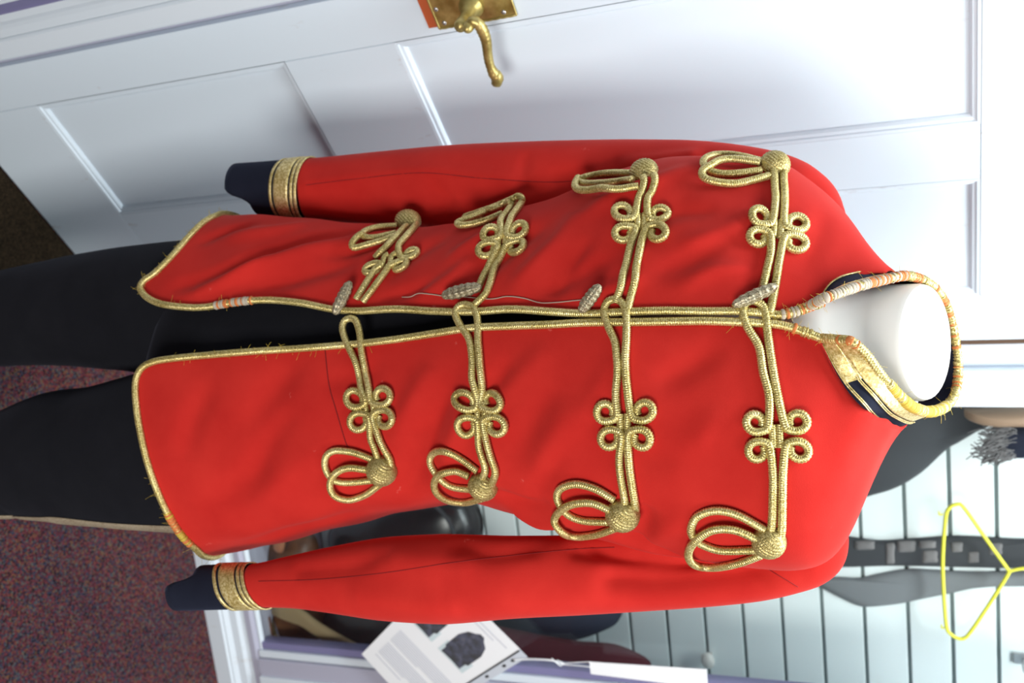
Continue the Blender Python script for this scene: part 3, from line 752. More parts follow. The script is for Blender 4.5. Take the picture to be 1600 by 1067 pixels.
# ------------------------------------------------------------------ frogging
def conv(origin, sc, pts): return [(origin[0] + x / sc, origin[1] + y / sc) for x, y in pts]
A4 = ((850, 440), 2.319); A2 = ((480, 470), 3.234); A3 = ((850, 230), 3.679); A1 = ((480, 310), 4.0)
FROGS = [
 dict(o=A4, lab='frog nearest the collar, bright side', s=[[(752, 72), (728, 85), (718, 112), (735, 170), (775, 240), (790, 330), (812, 420)], [(752, 72), (780, 84), (797, 112), (808, 200), (822, 300), (842, 410)]],
      K=(840, 560), c=[(762, 510), (918, 507), (770, 612), (922, 612)], r=32, p=[[(828, 690), (828, 780), (825, 880)], [(864, 690), (862, 780), (860, 890)]], N=(815, 935), nr=60,
      loops=[[(800, 890), (700, 838), (620, 824), (556, 845), (532, 888), (550, 925), (590, 950), (650, 965), (770, 962)], [(775, 915), (690, 884), (610, 886), (548, 925), (530, 972), (556, 1006), (625, 1018), (705, 1006), (785, 980)]]),
 dict(o=A4, lab='second frog down, bright side', s=[[(260, 64), (234, 78), (224, 115), (240, 170), (264, 230), (268, 330), (263, 400)], [(260, 64), (288, 80), (302, 120), (303, 200), (298, 300), (306, 390)]],
      K=(293, 518), c=[(222, 470), (368, 468), (240, 568), (358, 568)], r=32, p=[[(278, 640), (284, 710), (296, 790)], [(312, 640), (320, 710), (332, 800)]], N=(286, 838), nr=63,
      loops=[[(260, 785), (190, 745), (120, 728), (68, 743), (53, 775), (70, 812), (100, 842), (150, 858), (235, 862)], [(245, 812), (180, 788), (110, 793), (64, 822), (52, 860), (75, 892), (130, 908), (200, 902), (270, 880)]]),
 dict(o=A2, lab='third frog down, bright side', s=[[(808, 24), (775, 34), (759, 75), (790, 140), (828, 200), (843, 300), (843, 420)], [(808, 24), (850, 40), (870, 100), (872, 200), (880, 300), (886, 430)]],
      K=(886, 572), c=[(800, 505), (945, 510), (808, 632), (965, 630)], r=44, p=[[(878, 720), (890, 770), (912, 845)], [(920, 720), (940, 790), (962, 860)]], N=(895, 925), nr=78,
      loops=[[(870, 850), (790, 793), (710, 755), (652, 768), (634, 810), (655, 860), (695, 905), (745, 930), (835, 940)], [(835, 865), (760, 838), (690, 852), (658, 900), (668, 948), (720, 987), (800, 1002), (890, 985)]]),
 dict(o=A2, lab='lowest frog, bright side', s=[[(226, 94), (198, 106), (187, 150), (215, 230), (255, 310), (276, 390), (286, 450)], [(226, 94), (256, 106), (277, 170), (286, 260), (305, 350), (322, 430)]],
      K=(325, 548), c=[(245, 495), (392, 482), (265, 612), (405, 595)], r=42, p=[[(330, 690), (345, 730), (365, 790)], [(372, 680), (392, 730), (425, 790)]], N=(382, 850), nr=80,
      loops=[[(340, 795), (250, 764), (160, 753), (107, 773), (94, 820), (115, 875), (155, 905), (220, 910), (335, 898)], [(315, 838), (220, 832), (152, 862), (128, 918), (152, 968), (220, 988), (300, 966), (375, 915)]]),
 dict(o=A3, lab='frog nearest the collar, shaded side', s=[[(1235, 860), (1255, 800), (1278, 700), (1298, 610)], [(1290, 960), (1300, 930), (1325, 800), (1348, 650)]],
      K=(1338, 472), c=[(1222, 527), (1446, 560), (1236, 408), (1448, 446)], r=(50, 42), p=[[(1325, 310), (1322, 260), (1318, 180)], [(1376, 330), (1374, 260), (1368, 180)]], N=(1320, 120), nr=86,
      loops=[[(1240, 98), (1100, 66), (980, 63), (914, 95), (935, 140), (1000, 165), (1100, 166), (1245, 150)], [(1235, 124), (1100, 106), (1010, 112), (950, 142), (908, 170), (922, 208), (1000, 228), (1100, 228), (1200, 206), (1290, 180)]]),
 dict(o=A3, lab='second frog down, shaded side', s=[[(420, 900), (432, 850), (462, 750), (490, 640)], [(480, 960), (492, 920), (518, 800), (546, 650)]],
      K=(558, 425), c=[(455, 505), (662, 502), (455, 382), (668, 392)], r=(48, 40), p=[[(548, 300), (562, 265), (580, 200)], [(598, 310), (622, 265), (640, 190)]], N=(580, 160), nr=84,
      loops=[[(505, 168), (380, 167), (270, 182), (208, 206), (240, 224), (350, 220), (515, 204)], [(214, 212), (200, 236), (194, 256), (212, 274), (260, 279), (380, 264), (545, 232)]]),
 dict(o=A1, lab='third frog down, shaded side, knob missing', s=[[(1070, 590), (1095, 535), (1130, 450), (1158, 380)], [(1060, 670), (1130, 600), (1170, 500), (1200, 410)]],
      K=(1225, 252), c=[(1122, 330), (1318, 312), (1152, 228), (1328, 205)], r=(50, 42), p=[[(1215, 165), (1245, 120), (1300, 45)], [(1275, 150), (1310, 100), (1350, 40), (1345, 12), (1318, 5), (1295, 25)]], N=None, nr=0,
      loops=[[(1320, 8), (1270, 30), (1180, 68), (1060, 108), (985, 132), (1010, 148), (1100, 130)], [(1285, 62), (1150, 112), (1020, 160), (945, 188), (985, 196), (1100, 165), (1230, 110)]]),
 dict(o=A1, lab='lowest frog, shaded side', s=[[(315, 640), (360, 570), (405, 500), (440, 450)], [(360, 655), (430, 565), (485, 485), (520, 430)]],
      skip=2, K=(512, 372), c=[(410, 450), (592, 430), (440, 366), (655, 355)], r=(42, 33), p=[[(426, 372), (470, 345), (520, 300), (590, 225)], [(580, 310), (620, 260), (680, 190)]], N=(630, 160), nr=84,
      loops=[[(560, 190), (440, 197), (362, 222), (350, 250), (420, 258), (560, 232)], [(352, 252), (318, 272), (288, 298), (310, 320), (430, 293), (580, 240)]]),
]
def lift_path(pts, lift, step=2.0):
    """picture course -> path on the jacket, lifted off the cloth by lift (scalar or pairs)"""
    q = spline(pts, None, step); P = []; k_ = []
    for k, (x, y) in enumerate(q):
        h = cast(x, y)
        if h is None: continue
        P.append(h); k_.append(k / (len(q) - 1))
    Pt = np.array([h[0] for h in P]); N_ = np.array([h[1] for h in P])
    for _ in range(6): N_[1:-1] = 0.25 * N_[:-2] + 0.5 * N_[1:-1] + 0.25 * N_[2:]
    N_ /= np.linalg.norm(N_, axis=1)[:, None]
    lf = np.interp(k_, *lift) if not np.isscalar(lift) else np.full(len(P), lift)
    Pt = smooth_path(Pt + N_ * lf[:, None], 3)
    L = np.concatenate([[0], np.cumsum(np.linalg.norm(np.diff(Pt, axis=0), axis=1))])
    n = max(8, int(L[-1] / 0.00055)); qq = np.linspace(0, L[-1], n)
    f = lambda A: np.stack([np.interp(qq, L, A[:, c]) for c in range(3)], 1)
    return f(Pt), f(N_)
def knob_disp(d):
    # concentric rows of wound thread round a tilted pole
    pole = np.array([0.75, -0.55, 0.42]); pole /= np.linalg.norm(pole)
    a = math.acos(max(-1, min(1, d @ pole))); e = np.cross(pole, [0, 0, 1.0]); az = math.atan2(d @ e, d @ np.cross(e, pole))
    return 1 + 0.026 * math.sin(a * 30) + 0.012 * math.sin(az * 34 + (int(a * 24 / 6.283) % 2) * math.pi)
frog_objs = []
for fr in FROGS:
    og, sc = fr['o']; cv = lambda pts: [np.array(p, float) for p in conv(og, sc, pts)]
    K = cv([fr['K']])[0]; cs = cv(fr['c']); strands = [cv(s) for s in fr['s']]; pairs = [cv(p) for p in fr['p']]
    if fr['N']:   # the cords run in under the knob
        n_px = cv([fr['N']])[0]; out_ = 1 if fr['o'] in (A4, A2) else -1; k_r = fr['nr'] / sc
        pairs[0].append(n_px + np.array([-0.1 * k_r, -0.35 * k_r * out_])); pairs[1].append(n_px + np.array([0.62 * k_r, -0.15 * k_r * out_]))
    rw, ro = (fr['r'], fr['r']) if np.isscalar(fr['r']) else fr['r']
    rw, ro = rw / sc, ro / sc
    end = np.mean([p[-1] for p in pairs], axis=0); start = np.mean([s[0] for s in strands], axis=0)
    mb = MB()
    mid_top = (cs[0] + cs[1]) / 2; mid_bot = (cs[2] + cs[3]) / 2
    o_ax = mid_bot - mid_top; o_ax /= np.linalg.norm(o_ax)
    for k in range(4):
        side = 1 if k in (1, 3) else -1
        c = cs[k]; w_ax = (cs[1] - cs[0]) if k < 2 else (cs[3] - cs[2]); w_ax = w_ax / np.linalg.norm(w_ax) * side
        sgn_o = 1 if k < 2 else -1
        arc = [c + g * ro * math.cos(a) * o_ax * sgn_o + g * rw * math.sin(a) * w_ax for a, g in zip(np.radians([-72, -38, -4, 32, 70, 110, 150, 190, 230, 268, 300]), [1.55, 1.26, 1.08, 1.0, .97, .95, .95, .95, .95, .95, .95])]
        if fr.get('skip') == k: arc = []
        run = strands[k] if k < 2 else pairs[k - 2][::-1]
        P, N_ = lift_path(list(run) + arc, ([0, 0.03, 0.55, 0.85, 1], [CORD * .9, CORD * 1.0, CORD * 1.15, CORD * 0.95, CORD * 0.1]))
        mb.add(*tube_data(P, CORD, 10, 0.07, 0.0022, nrm=N_))
    for side in (-1, 1):   # short links between the curls
        wv = (cs[1] - cs[0]) / np.linalg.norm(cs[1] - cs[0])
        a = mid_top * 0.55 + K * 0.45 + wv * side * 6.0 - o_ax * ro * 0.4; b = mid_bot * 0.55 + K * 0.45 + wv * side * 6.0 + o_ax * ro * 0.4
        P, N_ = lift_path([a, K + wv * side * 5.5, b], CORD * 0.7); mb.add(*tube_data(P, CORD * 0.9, 10, 0.07, 0.0022, nrm=N_))
    for k, lp in enumerate(fr['loops']):
        P, N_ = lift_path(cv(lp), ([0, .5, .75, 1], [CORD * (1.0 + k), CORD * (0.9 + 1.0 * k), CORD * (0.8 + 0.3 * k), CORD * 0.9]))
        mb.add(*tube_data(P, CORD, 10, 0.07, 0.0022, nrm=N_))
    fo = mb.build('frog_cord', M['gold'], jk); tag(fo, fr['lab']); frog_objs.append(fo)
    if fr['N']:
        x, y = cv([fr['N']])[0]; h = cast(x, y)
        hn = h[1]; w = ray(x, y); dep = np.linalg.norm(h[0] - _C); rad = fr['nr'] / sc / F_PX * dep * 0.97
        nn = hn - 0.55 * w / np.linalg.norm(w); nn /= np.linalg.norm(nn)
        e1 = np.cross(nn, [0, 0, 1.0]); e1 /= np.linalg.norm(e1); e2 = np.cross(nn, e1)
        V, Fc = ellipsoid(h[0] + hn * 0.0035, [e1 * rad, e2 * rad, nn * rad * 0.86], 72, 44, knob_disp, half=True)
        mesh('knob', V, Fc, M['gold_knob'], fo)
# woven toggles on the shaded edge
def toggle(a, b, thick, fo, lift):
    pa, pb = cast(*a), cast(*b)
    A_, B_ = pa[0] + pa[1] * lift, pb[0] + pb[1] * (lift + 0.001); n_ = (pa[1] + pb[1]) / 2
    ax = (B_ - A_); L = np.linalg.norm(ax); ax /= L
    e1 = n_ - (n_ @ ax) * ax; e1 /= np.linalg.norm(e1); e2 = np.cross(ax, e1)
    V = []; nr_, ns = 60, 36
    for i in range(nr_ + 1):
        f = i / nr_; r0 = thick * (max(0.0, 1 - abs(2 * f - 1) ** 2.6) ** 0.5 * 0.9 + 0.1 * (0 < i < nr_))
        for j in range(ns):
            a_ = 2 * math.pi * j / ns
            wv = math.sin(f * 20 + 4 * a_) * math.sin(f * 20 - 4 * a_)
            r_ = r0 * (1 + 0.13 * wv)
            V.append(A_ + ax * L * f + r_ * (math.cos(a_) * e1 + math.sin(a_) * e2))
    mesh('toggle', V, grid_faces(nr_ + 1, ns), M['silver'], fo)
def tpx(o, p): return conv(o[0], o[1], [p])[0]
toggle(tpx(A3, (1080, 930)), tpx(A3, (1328, 818)), 0.0060, frog_objs[4], 0.0090)
toggle(tpx(A3, (226, 965)), tpx(A3, (348, 808)), 0.0062, frog_objs[5], 0.0085)
toggle(tpx(A1, (868, 628)), tpx(A1, (1114, 578)), 0.0068, frog_objs[6], 0.0085)
toggle(tpx(A1, (190, 745)), tpx(A1, (297, 542)), 0.0064, frog_objs[7], 0.0085)
#==COLLAR
# ------------------------------------------------------------------ standing collar
def seam3(x, y, Y=None):
    if Y is None:
        h = cast(x, y)
        if h is not None: return h[0] + h[1] * 0.0015
        Y = 1.0
    return at_y(x, y, Y)
# (rim px, rim y-depth, seam px, seam depth or None = on the cloth), left front -> back -> right front
COLLAR = [((1287, 466), .893, (1284, 473), None), ((1310, 458), .905, (1291, 456), None), ((1345, 446), .930, (1304, 441), None), ((1385, 436), .962, (1330, 431), None), ((1420, 431), 1.000, (1376, 425), 1.00),
          ((1455, 445), 1.035, (1405, 440), 1.035), ((1477, 475), 1.062, (1425, 470), 1.062), ((1490, 520), 1.080, (1436, 520), 1.08), ((1497, 565), 1.085, (1442, 565), 1.085), ((1494, 608), 1.075, (1440, 610), 1.08), ((1481, 632), 1.05, (1425, 650), 1.06),
          ((1456, 643), 1.01, (1396, 669), 1.01), ((1428, 637), .972, (1372, 655), .965), ((1402, 616), .945, (1348, 637), None), ((1376, 585), .922, (1322, 608), None), ((1352, 552), .905, (1302, 575), None), ((1330, 532), .893, (1284, 533), None)]
rim3 = spline([at_y(*c[0], c[1]) for c in COLLAR], 160); sea3 = spline([seam3(*c[2], c[3]) for c in COLLAR], 160)
NB = 12
CS = np.zeros((160, NB + 1, 3))
axis_c = np.array([rim3[:, 0].mean(), 1.0, 0])
for i in range(160):
    for k in range(NB + 1):
        b = k / NB; p = sea3[i] * (1 - b) + rim3[i] * b
        CS[i, k] = p
du = np.gradient(CS, axis=0); dv = np.gradient(CS, axis=1); CN = np.cross(du, dv); CN /= np.linalg.norm(CN, axis=2)[..., None] + 1e-12
outw = CS - np.array([rim3[:, 0].mean(), 1.0, 0]); outw[..., 2] = 0
CN *= np.sign(np.sum(CN[:, 6] * outw[:, 6], axis=1))[:, None, None]
def collar_patch(name, i0, i1, b0, b1, off, mat, parent, n=None, solid=0.0012):
    n = n or max(3, int((i1 - i0) * 1.0)); P = []
    bs = np.linspace(b0, b1, 8)
    for i in np.linspace(i0, i1, n):
        a = int(min(i, 158)); fa = i - a
        for b in bs:
            k = min(int(b * NB), NB - 1); fb = b * NB - k
            g = lambda A: (A[a, k] * (1 - fb) + A[a, k + 1] * fb) * (1 - fa) + (A[a + 1, k] * (1 - fb) + A[a + 1, k + 1] * fb) * fa
            P.append(g(CS) + g(CN) * off)
    o = mesh(name, P, grid_faces(n, 8, False), mat, parent)
    md = o.modifiers.new('thickness', 'SOLIDIFY'); md.thickness = solid; md.offset = 0
    return o
co = collar_patch('collar', 0, 159, 0, 1, 0, M['navy'], jk, 160, 0.0024); tag(co, 'navy standing collar trimmed with gold lace')
# right end (towards the glass): broad lace along the rim and down the front end, fine double lines
collar_patch('collar_lace', 112, 159, 0.52, 0.97, 0.0022, M['lace'], co)
collar_patch('collar_lace', 146, 159, 0.06, 0.52, 0.0022, M['lace'], co)
for b0, b1 in ((0.44, 0.475), (0.385, 0.42)): collar_patch('collar_piping', 108, 147, b0, b1, 0.0024, M['lace'], co)
for b0, b1 in ((0.03, 0.06), (0.085, 0.115)): collar_patch('collar_piping', 102, 158, b0, b1, 0.0024, M['lace'], co)
collar_patch('collar_lace', 2, 40, 0.70, 0.97, 0.0022, M['lace'], co)
collar_patch('collar_piping', 1, 44, 0.03, 0.09, 0.0024, M['lace'], co)
RIMP = np.vstack([shell(EL[3:4, 0], EL[3:4, 1], 0.003), rim3, shell(ER[0:1, 0], ER[0:1, 1], 0.003)])
rimP = resample(smooth_path(resample(RIMP, None, 0.002), 4), None, 0.00055)
rimN = rimP - np.array([rim3[:, 0].mean(), 1.0, 0]); rimN[:, 2] = 0
mesh('collar_cord', *tube_data(rimP, 0.0042, 10, 0.12, 0.0032, nrm=rimN), M['gold'], co)
# repair thread wound round the cord
def wraps(name, P, ranges, r, parent, mats, gap=0.0022):
    T = np.gradient(P, axis=0); T /= np.linalg.norm(T, axis=1)[:, None]
    step = np.linalg.norm(P[1] - P[0]); mbs = {m_: MB() for m_ in mats}
    for lo, hi, dens in ranges:
        i = int(lo * len(P))
        while i < int(hi * len(P)):
            m_ = random.choice(mats); k = int(random.uniform(0.0016, 0.0042) / step)
            if random.random() < dens and i + k < len(P) and k > 1:
                seg = P[i:i + k + 1]
                rr = r * (1.0 + 0.10 * np.sin(np.linspace(0.3, math.pi - 0.3, len(seg)))) * random.uniform(1.0, 1.10)
                mbs[m_].add(*tube_data(seg, rr, 10))
            i += k + int(random.uniform(0.0, gap) / step)
    for m_, mb in mbs.items():
        if mb.n: tag(mb.build(name, M[m_], parent), kind='stuff')
wraps('thread_wrap', rimP, [(0.0, 0.26, .95)], 0.0045, co, ['thread_orange', 'thread_white', 'thread_white'], 0.002)
wraps('thread_wrap', rimP, [(0.26, 0.60, .7)], 0.0044, co, ['thread_orange', 'gold', 'gold'], 0.003)
wraps('thread_wrap', rimP, [(0.62, 0.84, 1.0)], 0.0050, co, ['thread_yellow', 'thread_yellow', 'lace'], 0.0004)
wraps('thread_wrap', rimP, [(0.93, 1.0, .7)], 0.0041, co, ['thread_orange', 'lace'], 0.002)
def frac_of(P, px):
    d_ = [np.hypot(*(np.array(project(p)[:2]) - px)) for p in P[::8]]; return 8 * int(np.argmin(d_)) / len(P)
def between(P, a, b):
    x, y = sorted((frac_of(P, np.array(a)), frac_of(P, np.array(b)))); return x, y
wraps('thread_wrap', edgeL_P, [(*between(edgeL_P, (394, 470), (340, 478)), 0.95)], 0.0045, ebL, ['thread_orange', 'thread_white', 'thread_white'], 0.001)
wraps('thread_wrap', edgeL_P, [(*between(edgeL_P, (1285, 470), (1225, 490)), 0.9)], 0.0046, ebL, ['thread_orange', 'thread_white', 'gold'], 0.002)
wraps('thread_wrap', edgeR_P, [(*between(edgeR_P, (262, 800), (300, 850)), 0.9)], 0.0044, ebR, ['thread_orange', 'thread_yellow', 'thread_orange'], 0.002)
wraps('thread_wrap', edgeR_P, [(*between(edgeR_P, (1283, 530), (1240, 515)), 0.7)], 0.0045, ebR, ['thread_orange', 'gold'], 0.003)
# frayed ends of gold thread
def fray(P, ranges, parent, n):
    mb = MB(); T = np.gradient(P, axis=0); T /= np.linalg.norm(T, axis=1)[:, None]
    for _ in range(n):
        lo, hi = random.choice(ranges); i = int(random.uniform(lo, hi) * (len(P) - 2)); p = P[i]
        dirv = np.random.normal(size=3); dirv -= (dirv @ T[i]) * T[i] * 0.5; dirv /= np.linalg.norm(dirv)
        if dirv[1] > 0.2: dirv[1] *= -1
        L = random.uniform(0.003, 0.008); b = np.random.normal(size=3) * 0.002
        pts = [p + dirv * 0.003, p + dirv * (0.003 + L * 0.5) + b * 0.5, p + dirv * (0.003 + L) + b * 1.5]
        mb.add(*tube_data(spline(pts, 5), 0.00015, 3))
    tag(mb.build('frayed_thread', M['thread_yellow'], parent), kind='stuff')
fray(edgeL_P, [(0.0, 0.08), (0.55, 1.0), (0.75, 0.95)], ebL, 130)
fray(edgeR_P, [(0.0, 0.08), (0.42, 0.68), (0.8, 0.98)], ebR, 130)
fray(rimP, [(0, 1)], co, 160)
# a loose white thread trailing over the cloth between the toggles
P, N_ = lift_path(conv(A1[0], A1[1], [(595, 622), (650, 620), (700, 597), (780, 600), (860, 612), (1000, 620), (1150, 632), (1250, 615), (1350, 625), (1450, 655), (1540, 655), (1680, 640), (1780, 625)]), 0.0012)
mesh('loose_thread', *tube_data(P, 0.0005, 4), M['thread_white'], PL)
# seams pressed into the bright front
for course in ([(508, 546), (514, 600), (525, 640), (540, 690), (545, 700)], ):
    P, N_ = lift_path(course, 0.0002); mesh('seam', *tube_data(P, 0.0006, 5), M['seam'], PR)

#==BODY
# ------------------------------------------------------------------ mannequin, trousers
mn = empty('mannequin', (float(CX[8]), 1.0, 0.0), 'white headless mannequin with a smooth neck inside the scarlet jacket', 'mannequin')
NC = at_y(1430, 535, 1.01)
rows = []
def neck_ring(z, cx, cy, rx, ry, tilt=0.0, n=40):
    a = np.linspace(0, 2 * np.pi, n, endpoint=False)
    return np.stack([cx + rx * np.sin(a), cy - ry * np.cos(a), z - tilt * ry * np.cos(a)], 1)
cxn = NC[0]
zc = at_y(1447, 540, 1.01)[2]
rings = [ring(np.linspace(0, 2 * np.pi, 40, endpoint=False), np.interp(z, ZG, cxg), np.interp(z, ZG, cyg), np.interp(z, ZG, ag) - 0.022, np.interp(z, ZG, bgr) - 0.022, z) for z in np.linspace(1.262, 1.43, 12)]
rings += [ring(np.linspace(0, 2 * np.pi, 40, endpoint=False), np.interp(1.45, ZG, cxg), 1.005, 0.11, 0.082, 1.455), neck_ring(1.475, cxn, 1.005, 0.082, 0.082), neck_ring(1.495, cxn, 1.008, 0.066, 0.070), neck_ring(1.515, cxn, 1.01, 0.060, 0.060), neck_ring(1.540, cxn, 1.012, 0.0575, 0.055, 0.15), neck_ring(zc - 0.004, cxn, 1.012, 0.0570, 0.054, 0.42), neck_ring(zc, cxn, 1.012, 0.0555, 0.0525, 0.42)]
V = np.concatenate(rings); Fc = grid_faces(len(rings), 40); n = len(V)
mesh('torso', V, Fc + [tuple(range(40))[::-1]], M['plastic_white'], mn)
cap = [neck_ring(zc - 0.0002 + 0.003 * (1 - k * k), cxn, 1.012, 0.0556 * k, 0.0526 * k, 0.42) for k in (1.0, 0.97, 0.8, 0.5, 0.2)]
mesh('neck_cap', np.concatenate(cap), grid_faces(5, 40) + [tuple(160 + j for j in range(40))], M['plastic_white'], mn)

tr = empty('trousers', (float(CX[3]), 1.0, 0.0), 'black wool trousers with a faded braid stripe down the outer seam', 'trousers')
LEGL = [(330, 372, 600, 0.995), (260, 378, 590, 0.995), (210, 384, 581, 0.995), (165, 391, 577, 0.995), (120, 399, 573, 1.0), (60, 412, 571, 1.0), (0, 425, 573, 1.0), (-80, 442, 578, 1.0), (-200, 462, 590, 1.005)]
LEGR = [(330, 560, 832, 0.96), (280, 568, 829, 0.96), (205, 589, 824, 0.96), (150, 603, 819, 0.96), (90, 611, 814, 0.96), (30, 636, 810, 0.96), (0, 655, 808, 0.96), (-90, 668, 800, 0.965), (-215, 668, 790, 0.97)]
for rows_, side in ((LEGL, 0), (LEGR, 1)):
    V, C_, W_, T = loft_tube(rows_, 40, 90, 2.1, 0.72, 0.035)
    # pressed crease down the front
    ph = np.linspace(0, 2 * np.pi, 40, endpoint=False)
    lo = V[-1].copy(); ext = []
    for k, zt in enumerate(np.linspace(lo[:, 2].mean(), 0.004, 6)[1:]):
        e_ = lo.copy(); e_[:, 2] = zt + (lo[:, 2] - lo[:, 2].mean()) * (1 - (k + 1) / 5.0) * 1.0; ext.append(e_)
    A_ = np.concatenate([V, np.array(ext)])
    o = mesh('trouser_leg', A_.reshape(-1, 3), [f[::-1] for f in grid_faces(len(A_), 40)] + [tuple(range(40))], M['black'], tr)
    tag(o, 'trouser leg nearer the door' if not side else 'trouser leg with the pale outer stripe')
    if side:
        # braid stripe over the outer seam
        P = []
        j0 = int(np.argmax([project(V[20, j])[1] for j in range(40)]))
        fwd = -1 if project(V[20, (j0 + 2) % 40])[2] > project(V[20, (j0 - 2) % 40])[2] else 1
        S = []
        for i in range(0, len(A_)):
            for b in np.linspace(-1.4, 2.3, 6):
                jj = (j0 + fwd * b) % 40; ja = int(jj); fb = jj - ja
                p = A_[i, ja % 40] * (1 - fb) + A_[i, (ja + 1) % 40] * fb; cc = A_[i].mean(0); dn = p - cc; dn[2] = 0; dn /= np.linalg.norm(dn)
                S.append(p + dn * 0.0012)
        st_ = mesh('side_stripe', S, grid_faces(len(A_), 6, False), M['stripe'], o)
        md = st_.modifiers.new('thickness', 'SOLIDIFY'); md.thickness = 0.0012; md.offset = 0
zs = np.linspace(0.70, 1.258, 20)  # black rings run up to the chest as painted shade behind the opening
rings = [ring(np.linspace(0, 2 * np.pi, 60, endpoint=False), np.interp(z, ZG, cxg), np.interp(z, ZG, cyg), np.interp(z, ZG, ag) - 0.018 - max(0, 0.86 - z) * 0.30, np.interp(z, ZG, bgr) - (0.016 if z > 0.8 else 0.016 + (0.8 - z) * 0.2), z) for z in zs]
rings = [ring(np.linspace(0, 2 * np.pi, 60, endpoint=False), np.interp(z, ZG, cxg), 1.0, np.interp(0.70, ZG, ag) - 0.066 - d_, np.interp(0.70, ZG, bgr) - 0.036 - d_ * 0.8, z) for z, d_ in ((0.655, 0.05), (0.668, 0.03), (0.684, 0.012))] + rings
mesh('seat_and_shade_fill', np.concatenate(rings), grid_faces(23, 60) + [tuple(range(60))[::-1], tuple(1320 + j for j in range(60))], M['black'], tr)

#==ITEMS
# ------------------------------------------------------------------ things inside the cabinet
def pillow(name, px, t_back, depth, mat, parent=None, sq=0.55, n=90, rings=9):
    """soft body from a traced outline standing at t_back in the cabinet"""
    pts = spline([CAB.sz(x, y, t_back + depth * 0.3) for x, y in px], n, closed=True)[:-1] if False else spline([CAB.sz(x, y, t_back + depth * 0.3) for x, y in px] + [CAB.sz(*px[0], t_back + depth * 0.3)], n)[:-1]
    c = pts.mean(0); V = []; N_ = len(pts); pts[:, 1] = np.maximum(pts[:, 1], 0.1225)
    V += [CAB.P(*(p[0], t_back), p[1]) for p in pts]
    for k in range(rings):
        f = 1 - (k / (rings - 1)) * 0.97; tt_ = t_back + depth * (0.3 + 0.7 * (1 - f ** 2.4) ** sq)
        V += [CAB.P(c[0] + (p[0] - c[0]) * f, tt_, c[1] + (p[1] - c[1]) * f) for p in pts]
    Fc = grid_faces(rings + 1, N_) + [tuple(range(N_))[::-1], tuple(rings * N_ + j for j in range(N_))]
    return mesh(name, V, Fc, mat, parent)
# dark tunic shoulder, upper left of the case
o = pillow('dark_tunic', [(1180, 640), (1180, 800), (1300, 792), (1355, 776), (1400, 762), (1440, 738), (1478, 703), (1500, 690), (1530, 672), (1560, 655), (1560, 600), (1400, 590), (1250, 600)], BACK + 0.01, 0.09, M['dark_grey'])
tag(o, 'dark charcoal tunic hanging in the cabinet beside the jacket collar', 'tunic')
o = pillow('wooden_hanger', [(1506, 640), (1510, 654), (1540, 664), (1590, 665), (1640, 664), (1640, 640)], BACK + 0.115, 0.04, M['wood'])
tag(o, 'brown wooden hanger top above the charcoal tunic', 'hanger')
ep = empty('fringed_epaulette', CAB.P(*[CAB.sz(1560, 690, BACK + 0.1)[0], BACK + 0.1], CAB.sz(1560, 690, BACK + 0.1)[1]), 'navy epaulette with grey fringe at the top of the cabinet', 'epaulette')
pillow('pad', [(1556, 668), (1553, 700), (1560, 714), (1600, 716), (1640, 715), (1640, 668)], BACK + 0.10, 0.03, M['navy'], ep)
fm = MB()
for k in range(160):
    s, z = CAB.sz(random.uniform(1553, 1590), random.uniform(668, 716), BACK + 0.12)
    a = CAB.P(s, BACK + 0.118 + random.uniform(0, .012), z); L = random.uniform(0.02, 0.045)
    fm.add(*tube_data(spline([a, a + np.array([random.uniform(-.006, .012), 0, -L * .5]), a + np.array([random.uniform(-.008, .02), random.uniform(-.004, .004), -L])], 5), 0.0009, 4))
tag(fm.build('fringe', M['fur'], ep), kind='stuff')
# dark glass reflection built as a plated strip, long grey shape
bl = empty('reflection_strip', CAB.hit(1450, 860, BACK + 0.01), 'dark glass reflection with pale blocks, built as a solid strip behind the yellow hanger', 'reflection')
pillow('strap', [(1262, 868), (1275, 884), (1320, 886), (1400, 884), (1500, 886), (1600, 888), (1680, 886), (1680, 840), (1600, 843), (1500, 838), (1430, 842), (1370, 845), (1310, 838), (1280, 850)], BACK + 0.002, 0.014, M['dark_grey'], bl)  # room reflection in the glass, modelled as a solid dark strip
for a, b, c, d in ((1336, 846, 1366, 858), (1384, 850, 1398, 880), (1402, 846, 1430, 862), (1440, 860, 1466, 878), (1436, 846, 1462, 856), (1486, 848, 1504, 862), (1512, 862, 1530, 878), (1545, 850, 1566, 866)):
    pillow('plate', [(a, b), ((a + c) / 2, b - 1), (c, b), (c, (b + d) / 2), (c, d), ((a + c) / 2, d + 1), (a, d)], BACK + 0.013, 0.006, M['fur'], bl, n=24, rings=4)
o = pillow('grey_silhouette', [(1262, 905), (1290, 922), (1330, 942), (1352, 948), (1400, 944), (1440, 936), (1490, 926), (1530, 918), (1600, 913), (1680, 912), (1680, 893), (1600, 893), (1520, 894), (1470, 892), (1420, 890), (1380, 896), (1340, 904), (1300, 902)], BACK + 0.001, 0.016, M['grey'])  # long grey form lying against the slats
tag(o, 'long mid-grey shape against the slatted wall', 'silhouette')
